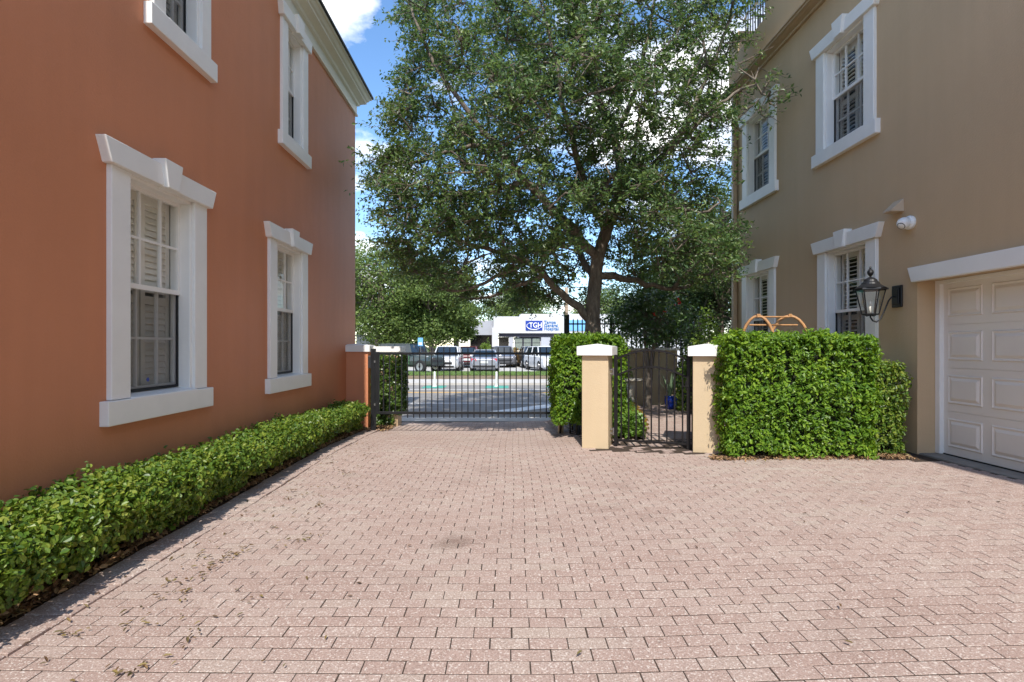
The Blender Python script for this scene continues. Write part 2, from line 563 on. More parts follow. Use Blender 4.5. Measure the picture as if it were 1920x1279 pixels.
def leaves(name, cen, nrm, length, width, mat, parent=None, tmpl=OVAL, droop=0.0, tilt=0.6, lenvar=0.35, kind=None):
    """a leaf at each point; nrm is the way its upper side tends to face"""
    n = len(cen)
    nr = unit(unit(nrm) + rng.normal(0, tilt, (n, 3)))
    d = rng.normal(0, 1, (n, 3))
    d[:, 2] -= droop
    d = d - nr * np.sum(d * nr, axis=1, keepdims=True)
    d = unit(d)
    sd = np.cross(nr, d)
    ln = length * (1 + rng.uniform(-lenvar, lenvar, n))
    wd = width / length * ln
    tv, tf = tmpl
    k = len(tv)
    V = (cen[:, None, :] + d[:, None, :] * (tv[None, :, 0, None] - 0.5) * ln[:, None, None]
         + sd[:, None, :] * tv[None, :, 1, None] * wd[:, None, None]
         + nr[:, None, :] * tv[None, :, 2, None] * ln[:, None, None])
    Fc = (tf[None, :, :] + (np.arange(n) * k)[:, None, None]).reshape(-1, tf.shape[1])
    return np_mesh(name, V.reshape(-1, 3), Fc, mat, parent, kind)


def smooth_noise(p, seed, freq):
    """cheap smooth 3-D noise from a few sines, in -1..1"""
    r = np.random.default_rng(seed)
    out = np.zeros(len(p))
    for _ in range(6):
        k = r.normal(0, 1, 3) * freq
        out += np.sin(p @ k + r.uniform(0, 6.28))
    return out / 3.0


# ------------------------------------------------------------------ terrain height
def gz(x, y):
    x = np.asarray(x, dtype=float)
    y = np.asarray(y, dtype=float)
    side = 0.04 * np.logaddexp(0, (x - 0.4) * 4) / 4
    fall = -0.2 * np.clip((y - 8.0) / 4.2, 0, 1)
    t = np.clip((x - 1.0) / 0.7, 0, 1)
    gar = t * np.clip((y - 7.9) / 1.0, 0, 1)
    return side * (1 - gar) + gar * 0.11 + fall * (1 - t)


def g1(x, y):
    return float(gz(x, y))


# ------------------------------------------------------------------ setting
def sheet(name, x0, x1, y0, y1, nx, ny, mat, zf, kind='structure', parent=None):
    xs = np.linspace(x0, x1, nx + 1)
    ys = np.linspace(y0, y1, ny + 1)
    X, Y = np.meshgrid(xs, ys)
    Z = zf(X, Y)
    v = np.stack([X, Y, Z], -1).reshape(-1, 3)
    i = np.arange((nx + 1) * (ny + 1)).reshape(ny + 1, nx + 1)
    f = np.stack([i[:-1, :-1], i[:-1, 1:], i[1:, 1:], i[1:, :-1]], -1).reshape(-1, 4)
    return np_mesh(name, v, f, mat, parent, kind, smooth=True)


flat = lambda z: (lambda X, Y: np.full_like(X, z))
sheet('ground', -600, 600, -200, 900, 4, 4, M_SOIL, flat(-0.36))
sheet('garden_soil', 1.35, 5.2, 7.35, 13.3, 20, 30, M_MULCH, lambda X, Y: gz(X, Y) - 0.022)
sheet('planting_bed', -3.34, -2.745, -14, 10.9, 4, 80, M_MULCH, lambda X, Y: gz(X, Y) + 0.012)
sheet('pavement', -80, 80, 12.24, 13.0, 60, 2, M_CONC, flat(-0.196))
sheet('road', -120, 120, 13.0, 23.7, 4, 4, M_ASPHALT, flat(-0.20))


def lump(x, y):
    x = np.asarray(x, dtype=float)
    y = np.asarray(y, dtype=float)
    p = np.stack([x.ravel(), y.ravel(), x.ravel() * 0], 1)
    return (0.012 * smooth_noise(p, 3, 0.9)).reshape(x.shape)


def pavers(name, x0, x1, y0, y1, mask=None, L=0.2035, Wd=0.1017, gap=0.0062, ang=0.9, along_x=True, lift=0.0):
    ca, sa = math.cos(R(-ang)), math.sin(R(-ang))
    mx_, my_ = (x0 + x1) / 2, (y0 + y1) / 2
    ex = 0.6 + 0.5 * max(x1 - x0, y1 - y0) * abs(sa)
    rows = int((y1 - y0 + 2 * ex) / Wd)
    cols = int((x1 - x0 + 2 * ex) / L)
    rr, cc = np.meshgrid(np.arange(rows), np.arange(cols), indexing='ij')
    u = x0 - mx_ - ex + (cc + 0.5 * (rr % 2) + 0.5) * L
    v = y0 - my_ - ex + (rr + 0.5) * Wd
    u, v = u.ravel(), v.ravel()
    n = len(u)
    # rows laid by hand wander a little
    turn = 0.018 * 0.9 * np.cos(u * 0.9 + 1.0) + 0.004 * 2.1 * np.cos(u * 2.1 + v * 0.7)
    v = v + 0.018 * np.sin(u * 0.9 + 1.0) + 0.004 * np.sin(u * 2.1 + v * 0.7)
    u = u + 0.012 * np.sin(v * 1.3) + rng.normal(0, 0.0008, n) + 0.003 * rng.normal(0, 1, rows).repeat(cols)
    v = v + rng.normal(0, 0.0005, n)
    x = mx_ + u * ca - v * sa
    y = my_ + u * sa + v * ca
    keep = (x > x0 - 0.1) & (x < x1) & (y > y0) & (y < y1)
    if mask is not None:
        keep &= mask(x, y)
    x, y, turn = x[keep], y[keep], turn[keep]
    n = len(x)
    rot = R(-ang) + turn + rng.normal(0, 0.002, n)
    hl, hw = (L - gap) / 2, (Wd - gap - 0.0018) / 2
    bv = 0.0016
    base = np.array([(-hl, -hw, -0.02), (hl, -hw, -0.02), (hl, hw, -0.02), (-hl, hw, -0.02),
                     (-hl, -hw, -0.0016), (hl, -hw, -0.0016), (hl, hw, -0.0016), (-hl, hw, -0.0016),
                     (-hl + bv, -hw + bv, 0), (hl - bv, -hw + bv, 0), (hl - bv, hw - bv, 0), (-hl + bv, hw - bv, 0)])
    fc = [(8, 9, 10, 11)]
    for a in range(4):
        b = (a + 1) % 4
        fc.append((4 + a, 4 + b, 8 + b, 8 + a))
        fc.append((a, b, 4 + b, 4 + a))
    fc = np.array(fc)
    c, s_ = np.cos(rot)[:, None], np.sin(rot)[:, None]
    lx, ly, lz = base[None, :, 0], base[None, :, 1], base[None, :, 2]
    wx = x[:, None] + lx * c - ly * s_
    wy = y[:, None] + lx * s_ + ly * c
    tx = rng.normal(0, 0.003, n)[:, None]
    ty = rng.normal(0, 0.004, n)[:, None]
    wz = gz(x, y)[:, None] * 0 + gz(wx, wy) + lz + lift + lx * tx + ly * ty + rng.normal(0, 0.0006, n)[:, None] \
        + lump(wx, wy)
    V = np.stack([wx, wy, wz], -1).reshape(-1, 3)
    Fc = (fc[None] + (np.arange(n) * 12)[:, None, None]).reshape(-1, 4)
    return np_mesh(name, V, Fc, M_PAVER, None, 'structure')


sheet('driveway_base', -2.75, 5.28, -14, 8.2, 160, 440, M_JOINT, lambda X, Y: gz(X, Y) + lump(X, Y) - 0.0028)
sheet('driveway_base', -2.75, 1.35, 8.2, 12.24, 80, 80, M_JOINT, lambda X, Y: gz(X, Y) + lump(X, Y) - 0.0028)
# courtyard pavers: to the house line, the hedges and out through the big gate
def yard(x, y):
    a = (y < 7.55 - 0.36 * (x - 1.5) * (x > 1.5)) & (y < 8.2)
    lane = (x < 1.25)
    return (a | lane) & (x < 5.20) & ~((x > 3.0) & (y > 6.75)) & ~((y > 10.5) & (x < -2.42))


pavers('driveway', -2.47, 5.3, -3.0, 12.22, yard)
pavers('garden_path', 1.5, 4.95, 7.2, 12.9,
       lambda x, y: ((x > 2.02 + 0.28 * (y - 7.2) * 0.62) | ((y < 8.45 - 0.36 * (x - 1.5)) & (x > 1.52))) & (x < 4.3) & (y > 7.55 - 0.36 * (x - 1.5) - 0.06) & ~((x > 3.0) & (y < 7.8)), ang=-14, lift=-0.003)


def edge_course():
    y = np.arange(-3, 10.4, 0.128)
    mb = MB()
    for k, yy in enumerate(y):
        j = 0.004 * math.sin(k * 2.3) + 0.01 * math.sin(yy * 1.7)
        z = g1(-2.6, yy) + 0.017 + random.gauss(0, 0.0025)
        x0, x1, y0, y1 = -2.745 + j, -2.475 + j, yy + 0.003, yy + 0.125
        b = 0.006
        i = mb.add([(x0, y0, z - .04), (x1, y0, z - .04), (x1, y1, z - .04), (x0, y1, z - .04),
                    (x0, y0, z - .005), (x1, y0, z - .005), (x1, y1, z - .005), (x0, y1, z - .005),
                    (x0 + b, y0 + b, z), (x1 - b, y0 + b, z), (x1 - b, y1 - b, z), (x0 + b, y1 - b, z)])
        mb.f.append((i + 8, i + 9, i + 10, i + 11))
        for a in range(4):
            c = (a + 1) % 4
            mb.f.append((i + 4 + a, i + 4 + c, i + 8 + c, i + 8 + a))
            mb.f.append((i + a, i + c, i + 4 + c, i + 4 + a))
    return mb.build('driveway_edging', M_PAVER, None, 'structure', recalc=False)


edge_course()

# road markings, each sheet 4 mm above the asphalt
mk = MB()
for yy, w in ((16.1, 0.12), (21.2, 0.10)):
    mk.box(-90, 90, yy, yy + w, -0.199, -0.196)
p = [W(905, 773, 14.0), W(1045, 756, 16.05)]
mk.prism([(-0.58, 13.95, -.199), (0.15, 13.95, -.199), (2.35, 16.05, -.199), (1.45, 16.05, -.199)],
         [(-0.58, 13.95, -.1955), (0.15, 13.95, -.1955), (2.35, 16.05, -.1955), (1.45, 16.05, -.1955)])
mk.build('road_marking_white', M_WHITEPAINT, None, 'structure')
mk = MB()
mk.box(-90, 90, 19.75, 19.86, -0.199, -0.196)
mk.box(-90, 90, 19.98, 20.09, -0.199, -0.196)
mk.build('road_marking_yellow', M_YELLOWPAINT, None, 'structure')
mk = MB()
for x0, x1 in ((-3.5, -2.55), (-0.85, 0.15), (1.8, 2.8), (-6.2, -5.2)):
    mk.box(x0, x1, 21.9, 23.3, -0.199, -0.1955)
mk.build('road_marking_green', M_GREENPAINT, None, 'structure')
kb = MB()
kb.box(-90, 90, 23.7, 24.0, -0.3, -0.10)
kb.box(-90, 90, 24.0, 26.4, -0.3, -0.104)
kb.build('far_pavement', M_CONC, None, 'structure')
sheet('verge', -90, 90, 26.4, 33.0, 40, 4, M_VERGE, flat(-0.11))
sheet('parking_lot', -90, 90, 33.0, 75, 4, 4, M_LOT, flat(-0.13))

# grass on the verge: blades nobody could count
n = 60000
gx = rng.uniform(-14, 14, n)
gy = 29.6 + rng.beta(1.3, 1.2, n) * 3.4
gc = np.stack([gx, gy, -0.11 + 0.03 + rng.uniform(0, 0.03, n)], 1)
leaves('grass', gc, np.tile([0, -1.0, 0.4], (n, 1)), 0.15, 0.03, M_GRASS, None, LANCE, droop=-1.5, tilt=0.5, kind='stuff')

# ------------------------------------------------------------------ houses
XL, XR = -3.3, 5.2
TL = lambda u, v, z: (XL + v, u, z)          # left wall: u along the wall, v out from it
TR = lambda u, v, z: (XR - v, u, z)


def wall_with_holes(T, u0, u1, z0, z1, holes, name, mat, parent, v=0.0):
    us = sorted({u0, u1, *[h[0] for h in holes], *[h[1] for h in holes]})
    zs = sorted({z0, z1, *[h[2] for h in holes], *[h[3] for h in holes]})
    mb = MB(T)
    for a, b in zip(us[:-1], us[1:]):
        for c, d in zip(zs[:-1], zs[1:]):
            cu, cz = (a + b) / 2, (c + d) / 2
            if any(h[0] < cu < h[1] and h[2] < cz < h[3] for h in holes):
                continue
            mb.quad((a, v, c), (b, v, c), (b, v, d), (a, v, d))
    return mb, mb


def window(T, parent, uc, z0, z1, oh=0.475, ch=0.70, screened=True, slat_tilt=0.5, sticker=False, ext=0.09, room=None):
    """window with casing, splayed head with keystone, sill, sashes, panes, screen and shutters"""
    mb = MB(T)
    pr = 0.045
    # side casings, two steps
    for s in (-1, 1):
        a, b = sorted((uc + s * oh, uc + s * ch))
        mb.box(a, b, -0.01, pr, z0, z1)
        a, b = sorted((uc + s * (oh - 0.03), uc + s * (oh + 0.004)))
        mb.box(a, b, -0.20, pr - 0.035, z0, z1)
    mb.box(uc - oh + 0.002, uc + oh - 0.002, -0.20, pr - 0.035, z1 - 0.035, z1 + 0.003)
    # head with splayed ends
    hb, ht = ch + 0.045, ch + ext + 0.03
    zb, zt = z1, z1 + 0.20
    pv = 0.085
    a = [(uc - hb, -0.01, zb), (uc + hb, -0.01, zb), (uc + ht, -0.01, zt), (uc - ht, -0.01, zt)]
    mb.prism(a, [(x, pv, z) for x, _, z in a])
    kb_, kt_ = 0.085, 0.135
    a = [(uc - kb_, 0.0, zb - 0.012), (uc + kb_, 0.0, zb - 0.012), (uc + kt_, 0.0, zt + 0.05), (uc - kt_, 0.0, zt + 0.05)]
    mb.prism(a, [(x, pv + 0.045, z) for x, _, z in a])
    # sill
    sh = ch + 0.075
    mb.box(uc - sh, uc + sh, -0.01, 0.075, z0 - 0.21, z0 - 0.004)
    a = [(uc - oh, -0.2, z0 - 0.03), (uc - oh, 0.074, z0 - 0.03), (uc - oh, 0.074, z0 + 0.002), (uc - oh, -0.2, z0 + 0.03)]
    mb.prism(a, [(uc + oh, y, z) for _, y, z in a])
    w = mb.build('window', M_TRIM, parent, bevel=0.007)
    # sashes
    fi = oh - 0.03
    zm = (z0 + z1) / 2 + 0.02
    zt_, zb_ = z1 - 0.035, z0 + 0.03
    for (za, zc, v, nm) in ((zm - 0.02, zt_, -0.115, 'upper_sash'), (zb_, zm + 0.02, -0.15, 'lower_sash')):
        sb = MB(T)
        t = 0.035
        sb.box(uc - fi, uc - fi + t, v - 0.02, v + 0.02, za, zc)
        sb.box(uc + fi - t, uc + fi, v - 0.02, v + 0.02, za, zc)
        sb.box(uc - fi + t, uc + fi - t, v - 0.019, v + 0.019, za, za + 0.045)
        sb.box(uc - fi + t, uc + fi - t, v - 0.019, v + 0.019, zc - t, zc)
        for q in (-1, 1):
            x = uc + q * fi / 3
            sb.box(x - 0.011, x + 0.011, v - 0.012, v + 0.014, za + 0.045, zc - t)
        zz = (za + zc) / 2
        sb.box(uc - fi + t, uc + fi - t, v - 0.011, v + 0.013, zz - 0.011, zz + 0.011)
        sb.build('sash', M_TRIM, w)
        gb = MB(T)
        gb.quad((uc - fi + t, v, za + 0.04), (uc + fi - t, v, za + 0.04), (uc + fi - t, v, zc - t), (uc - fi + t, v, zc - t))
        gb.build('pane', M_GLASS, w, recalc=False)
    if screened:
        sb = MB(T)
        v = -0.118
        sb.quad((uc - fi + 0.012, v, zb_ + 0.01), (uc + fi - 0.012, v, zb_ + 0.01), (uc + fi - 0.012, v, zm - 0.022), (uc - fi + 0.012, v, zm - 0.022))
        sb.build('insect_screen', M_SCREEN, w, recalc=False)
        sb = MB(T)
        for q in (-1, 1):
            a, b = sorted((uc + q * (fi - 0.022), uc + q * fi))
            sb.box(a, b, -0.124, -0.110, zb_, zm - 0.022)
        sb.box(uc - fi + .022, uc + fi - .022, -0.124, -0.110, zb_, zb_ + 0.025)
        sb.build('screen_frame', M_BLACK, w)
    # shutters behind the glass: two leaves of slats
    vb = -0.222
    st = MB(T)
    zmid = zm - 0.1
    for s in (-1, 1):
        a, b = sorted((uc + s * 0.012, uc + s * fi))
        st.box(a, a + 0.06, vb - 0.015, vb + 0.015, zb_ - .02, zt_ + .02)
        st.box(b - 0.06, b, vb - 0.015, vb + 0.015, zb_ - .02, zt_ + .02)
        for za, zc in ((zb_ - .02, zb_ + 0.08), (zmid - 0.04, zmid + 0.04), (zt_ - 0.09, zt_ + .02)):
            st.box(a + 0.06, b - 0.06, vb - 0.014, vb + 0.014, za, zc)
        st.box((a + b) / 2 - 0.006, (a + b) / 2 + 0.006, vb + 0.032, vb + 0.042, zb_ + 0.15, zt_ - 0.15)
        z = zb_ + 0.11
        while z < zt_ - 0.1:
            if abs(z - zmid) > 0.055:
                dz, dv = 0.034 * math.sin(slat_tilt + 0.5), 0.034 * math.cos(slat_tilt + 0.5)
                A = [(a + 0.061, vb + dv, z - dz), (a + 0.061, vb + dv + .004, z - dz + .008), (a + 0.061, vb - dv, z + dz), (a + 0.061, vb - dv - .004, z + dz - .008)]
                st.prism(A, [(b - 0.061, y, zz) for _, y, zz in A])
            z += 0.062
    st.build('shutter', M_SHUTTER, w)
    ib = MB(T)
    x0, x1, za, zc = uc - oh, uc + oh, z0, z1
    ib.quad((x0, -0.9, za), (x1, -0.9, za), (x1, -0.9, zc), (x0, -0.9, zc))
    for x in (x0, x1):
        ib.quad((x, -0.195, za), (x, -0.9, za), (x, -0.9, zc), (x, -0.195, zc))
    for z in (za, zc):
        ib.quad((x0, -0.195, z), (x1, -0.195, z), (x1, -0.9, z), (x0, -0.9, z))
    ib.build('window_interior', room or M_INTERIOR, w, recalc=False)
    if sticker:
        kb2 = MB(T)
        kb2.lathe([(0.02, 0), (0.02, 0.002)], (uc - 0.02, -0.1175, zb_ + 0.10), 12, 'y')
        kb2.build('sticker', M_SIGNBLUE, w)
    return w


def sweep(name, prof, path_fn, mat, parent, bevel=0):
    """moulding: profile (v,z) swept round the house corner; path_fn(v) gives the corner points"""
    mb = MB()
    rings = []
    cols = [path_fn(v) for v, z in prof]
    npt = len(cols[0])
    idx = [[None] * npt for _ in prof]
    for k, (v, z) in enumerate(prof):
        for j in range(npt):
            x, y = cols[k][j]
            idx[k][j] = mb.add([(x, y, z)])
    n = len(prof)
    for j in range(npt - 1):
        for k in range(n):
            k2 = (k + 1) % n
            mb.f.append((idx[k][j], idx[k2][j], idx[k2][j + 1], idx[k][j + 1]))
    mb.f.append(tuple(idx[k][0] for k in range(n)))
    mb.f.append(tuple(idx[k][npt - 1] for k in range(n))[::-1])
    return mb.build(name, mat, parent, bevel=bevel)


# ---- orange house
YL1 = 11.63
house = thing('orange_house', 'two storey orange stucco house with white window surrounds and cream cornice', 'house', (-8.5, 2.5, -0.25))
wl = [(5.07, 1.10, 3.06, 0.475, 0.70, True), (8.03, 1.10, 3.06, 0.475, 0.70, False)]
wu = [(5.375, 4.71, 6.40, 0.30, 0.48, False), (8.24, 4.71, 6.40, 0.30, 0.50, False)]
wb = [(2.1, 1.10, 3.06, 0.475, 0.70, False), (-0.9, 1.10, 3.06, 0.475, 0.70, False), (2.4, 4.71, 6.40, 0.30, 0.48, False)]
holes = [(u - o - 0.002, u + o + 0.002, a - 0.002, b + 0.002) for u, a, b, o, c, s in wl + wu + wb]
mb, _ = wall_with_holes(TL, -7.0, YL1, -0.35, 6.75, holes, 'wall', M_ORANGE, house)
mb.T = None
mb.quad((XL, YL1, -.35), (-14, YL1, -.35), (-14, YL1, 6.75), (XL, YL1, 6.75))
mb.quad((-14, YL1, -.35), (-14, -7, -.35), (-14, -7, 6.75), (-14, YL1, 6.75))
mb.quad((-14, -7, -.35), (XL, -7, -.35), (XL, -7, 6.75), (-14, -7, 6.75))
mb.build('wall', M_ORANGE, house, recalc=False)
for u, a, b, o, c, s in wl + wu + wb:
    window(TL, house, u, a, b, o, c, sticker=s, slat_tilt=0.85, ext=0.09 if o > 0.4 else 0.06, room=M_ROOM)
pathL = lambda v: [(XL + v, 3.5), (XL + v, YL1 + v), (-14.0, YL1 + v)]  # cornice and roof edge cut short out of view so the low hedge stays sunlit
sweep('cornice', [(-0.01, 6.62), (0.05, 6.62), (0.05, 6.655), (0.03, 6.665), (0.03, 6.84), (0.075, 6.86), (0.09, 6.90), (0.17, 6.945), (0.20, 6.96),
                  (0.20, 7.0), (0.23, 7.02), (0.26, 7.07), (0.295, 7.085), (0.295, 7.12), (-0.01, 7.12)], pathL, M_CREAM, house)
sweep('roof_edge', [(0.0, 7.122), (0.325, 7.122), (0.325, 7.165), (0.0, 7.165)], pathL, M_ROOF, house)
rb = MB()
i = rb.add([(XL + .31, 3.5, 7.166), (XL + .31, YL1 + .31, 7.166), (-14.3, YL1 + .31, 7.166), (-14.3, 3.5, 7.166), (-8.6, 3.5, 8.3), (-8.6, 6.4, 8.3)])
rb.f += [(i, i + 1, i + 5, i + 4), (i + 1, i + 2, i + 5), (i + 2, i + 3, i + 4, i + 5), (i + 3, i, i + 4)]
rb.quad((XL, -7, 6.75), (-14, -7, 6.75), (-14, 3.5, 6.75), (XL, 3.5, 6.75))  # unseen flat part without eaves, shaped to keep shade off the hedge
rb.build('roof', M_ROOF, house)

# ---- tan house
YR1 = 11.95
th = thing('tan_house', 'tan stucco town house with white window surrounds, garage and roof terrace', 'house', (9.5, 2.5, -0.1))
GY1, GY0, GZ = 6.66, 1.7, 2.37           # garage opening
wr = [(8.04, 1.10, 3.06, 0.475, 0.69), (10.82, 1.10, 3.06, 0.475, 0.69), (8.08, 4.72, 6.31, 0.475, 0.69), (10.80, 4.72, 6.31, 0.475, 0.69),
      (4.2, 4.72, 6.31, 0.475, 0.69)]
holes = [(u - o - 0.002, u + o + 0.002, a - 0.002, b + 0.002) for u, a, b, o, c in wr] + [(GY0, GY1, -0.4, GZ)]
mb, _ = wall_with_holes(TR, -7.0, YR1, -0.4, 7.24, holes, 'wall', M_TAN, th)
RD = 0.24
mb.quad((GY1, 0, -.4), (GY1, -RD - .1, -.4), (GY1, -RD - .1, GZ), (GY1, 0, GZ))
mb.quad((GY0, 0, -.4), (GY0, -RD - .1, -.4), (GY0, -RD - .1, GZ), (GY0, 0, GZ))
mb.quad((GY0, 0, GZ), (GY1, 0, GZ), (GY1, -RD - .1, GZ), (GY0, -RD - .1, GZ))
mb.T = None
mb.quad((XR, YR1, -.4), (15, YR1, -.4), (15, YR1, 7.24), (XR, YR1, 7.24))
mb.quad((15, YR1, -.4), (15, -7, -.4), (15, -7, 7.24), (15, YR1, 7.24))
mb.quad((15, -7, -.4), (XR, -7, -.4), (XR, -7, 7.24), (15, -7, 7.24))
mb.build('wall', M_TAN, th, recalc=False)
for u, a, b, o, c in wr:
    window(TR, th, u, a, b, o, c, slat_tilt=-0.05)
pathR = lambda v: [(XR - v, -7.0 - v), (XR - v, YR1 + v), (15.0, YR1 + v)]
sweep('belt_course', [(-0.01, 7.16), (0.05, 7.16), (0.06, 7.19), (0.14, 7.205), (0.16, 7.215), (0.21, 7.22), (0.21, 7.255), (0.235, 7.258), (0.235, 7.285), (-0.01, 7.285)], pathR, M_DOWNSPOUT, th)
pb = MB(TR)
pb.box(-7.0, 10.35, -0.35, 0.10, 7.286, 10.2)
pb.box(10.35, 11.55, -0.2, 0.10, 7.287, 8.0)
pb.box(11.55, YR1 + 0.1, -0.4, 0.10, 7.286, 8.45)
pb.box(11.75, YR1 + 0.1, -9.8, -0.4, 7.287, 8.0)
pb.build('parapet', M_TAN, th, bevel=0.01)
rf = MB()
rf.quad((XR + .1, -7, 7.29), (15, -7, 7.29), (15, YR1, 7.29), (XR + .1, YR1, 7.29))
rf.build('terrace_roof', M_SLAB, th, recalc=False)
rl = MB(TR)
for k in range(11):
    u = 10.42 + k * 0.11
    rl.box(u - .009, u + .009, -0.06, -0.042, 8.0, 8.95)
rl.box(10.36, 11.55, -0.07, -0.03, 8.95, 8.99)
for k in range(40):
    v = -0.5 - k * 0.11
    rl.box(11.84, 11.858, v - .009, v + .009, 8.0, 8.95)
rl.box(11.83, 11.87, -5.0, -0.4, 8.95, 8.99)
rl.build('terrace_railing', M_BLACK, th)
# garage head, frame, door
gh = MB(TR)
a = [(GY0 - 0.06, -0.01, GZ - 0.012), (GY1 + 0.015, -0.01, GZ - 0.012), (GY1 + 0.08, -0.01, GZ + 0.175), (GY0 - 0.12, -0.01, GZ + 0.175)]
gh.prism(a, [(x, 0.07, z) for x, _, z in a])
gh.build('garage_head', M_TRIM, th, bevel=0.006)
gf = MB(TR)
gz0 = 0.209
gf.box(GY1 - 0.075, GY1 - 0.002, -RD - 0.04, -RD + 0.02, gz0, GZ - 0.002)
gf.box(GY0 + 0.002, GY0 + 0.075, -RD - 0.04, -RD + 0.02, gz0, GZ - 0.002)
gf.box(GY0 + .075, GY1 - .075, -RD - 0.04, -RD + 0.018, GZ - 0.05, GZ - 0.003)
gf.build('garage_frame', M_TRIM, th, bevel=0.004)
gd = MB(TR)
vD = -RD - 0.03
sec = 0.532
u1 = GY1 - 0.075
for r in range(4):
    za = gz0 + 0.012 + r * sec
    zc = za + sec - 0.006
    gd.box(GY0 + 0.075, u1, vD - 0.04, vD, za, zc)
    for k in range(8):
        ub = u1 - 0.075 - k * 0.585
        ua = ub - 0.46
        if ua < GY0 + 0.1:
            break
        z0_, z1_ = za + 0.10, zc - 0.09
        # recessed moulding then raised field
        def ring(e, v):
            return [(ua + e, v, z0_ + e), (ub - e, v, z0_ + e), (ub - e, v, z1_ - e), (ua + e, v, z1_ - e)]
        rr = [ring(-0.008, vD + 0.001), ring(0.006, vD + 0.012), ring(0.022, vD + 0.004), ring(0.03, vD + 0.003), ring(0.062, vD + 0.018)]
        ids = [gd.add(q) for q in rr]
        for a_, b_ in zip(ids[:-1], ids[1:]):
            for q in range(4):
                q2 = (q + 1) % 4
                gd.f.append((a_ + q, a_ + q2, b_ + q2, b_ + q))
        gd.f.append(tuple(ids[-1] + q for q in range(4)))
    gd.box(GY0 + 0.075, u1, vD - 0.03, vD - 0.006, zc, zc + 0.006)
gdo = gd.build('garage_door', M_DOOR, th)
sl = MB(TR)
sl.box(GY0 + .001, GY1 - .002, -RD - 0.6, -0.015, -0.1, gz0 - 0.004)
sl.build('threshold', M_SLAB, th, bevel=0.008)
se = MB(TR)
se.box(GY0 + .076, u1, vD - 0.04, vD + 0.006, gz0 - 0.003, gz0 + 0.012)
se.build('door_seal', M_BLACK, th)
ds = MB(TR)
ds.box(11.80, 11.90, 0.012, 0.10, 0.05, 7.14)
for z in (1.2, 3.6, 6.0):
    ds.box(11.78, 11.92, 0.0, 0.105, z, z + 0.03)
ds.build('downspout', M_DOWNSPOUT, th, bevel=0.008)
vh = MB(TR)
uv, zv = 6.97, 3.31
vh.prism([(uv - .09, 0, zv), (uv + .09, 0, zv), (uv + .08, 0.16, zv + 0.005), (uv - .08, 0.16, zv + 0.005)],
         [(uv - .09, 0, zv + 0.17), (uv + .09, 0, zv + 0.17), (uv + .08, 0.16, zv + 0.025), (uv - .08, 0.16, zv + 0.025)])
vh.build('vent_hood', M_VENT, th, bevel=0.005)

# ---- security camera on the tan wall
sc = thing('security_camera', 'white dome security camera on the tan wall beside the vent hood', 'camera', (XR, 6.76, 3.13))
b = MB()
b.lathe([(0.085, 0), (0.09, -0.03), (0.075, -0.06)], (XR, 6.76, 3.13), 24, 'x')
b.build('mount', M_CAMWHITE, sc, smooth=False, bevel=0.004)
b = MB()
cc_, rr_ = Vector((XR - 0.105, 6.75, 3.12)), 0.075
pr = [(rr_ * math.sin(t), rr_ * -math.cos(t)) for t in np.linspace(0.02, PI - 0.02, 14)]
b.lathe(pr, cc_, 22, 'z')
b.build('dome', M_CAMWHITE, sc, smooth=True)
b = MB()
dd = Vector((-0.72, -0.25, -0.65)).normalized()
ax1 = dd.cross(Vector((0, 0, 1))).normalized()
ax2 = dd.cross(ax1)
for r0, h0, h1 in ((0.05, 0.045, 0.063),):
    pts0 = [cc_ + dd * h0 + (ax1 * math.cos(t) + ax2 * math.sin(t)) * r0 for t in np.linspace(0, 2 * PI, 20, endpoint=False)]
    pts1 = [cc_ + dd * h1 + (ax1 * math.cos(t) + ax2 * math.sin(t)) * r0 * 0.92 for t in np.linspace(0, 2 * PI, 20, endpoint=False)]
    b.prism(pts0, pts1)
b.build('lens', M_BLACK, sc)

# ---- wall lantern
ly, lz, lx = 6.98, 1.97, 4.83
wl_ = thing('wall_lantern', 'black coach lantern with clear glass on a curved arm on the tan wall', 'lantern', (XR, ly, 2.2))
b = MB()
b.box(XR - 0.03, XR - 0.001, ly - 0.085, ly + 0.085, 2.06, 2.35)
b.box(XR - 0.05, XR - 0.03, ly - 0.06, ly + 0.06, 2.10, 2.31)
b.build('back_plate', M_BLACK, wl_, bevel=0.012)
b = MB()
arm = [(XR - 0.03, ly, 2.205), (XR - 0.09, ly, 2.2), (XR - 0.13, ly, 2.15), (XR - 0.18, ly, 2.03), (XR - 0.235, ly, 1.91), (XR - 0.29, ly, 1.868), (XR - 0.34, ly, 1.885), (lx + 0.0, ly, 1.93), (lx, ly, 1.965)]
b.tube(arm, 0.0095, 8)
b.tube([(lx, ly, 1.96), (lx - 0.05, ly, 1.945), (lx - 0.075, ly, 1.965)], 0.007, 6)
b.tube([(lx, ly, 1.96), (lx + 0.05, ly, 1.945), (lx + 0.075, ly, 1.965)], 0.007, 6)
b.build('arm', M_BLACK, wl_, smooth=True)
b = MB()
ns = 6
zb0, zt0, rb0, rt0 = 1.97, 2.29, 0.092, 0.165
hexp = lambda r, z, o=0.0: [(lx + r * math.cos(2 * PI * (k + .5) / ns + o), ly + r * math.sin(2 * PI * (k + .5) / ns + o), z) for k in range(ns)]
A, Bq = hexp(rb0, zb0), hexp(rt0, zt0)
for k in range(ns):
    b.tube([A[k], Bq[k]], 0.008, 6)
    b.tube([A[k], A[(k + 1) % ns]], 0.009, 6)
    b.tube([Bq[k], Bq[(k + 1) % ns]], 0.009, 6)
b.prism(hexp(rb0 * 0.95, zb0 - .012), hexp(rb0 * 0.95, zb0))
b.build('cage', M_BLACK, wl_)
b = MB()
for k in range(ns):
    k2 = (k + 1) % ns
    b.quad(A[k], A[k2], Bq[k2], Bq[k])
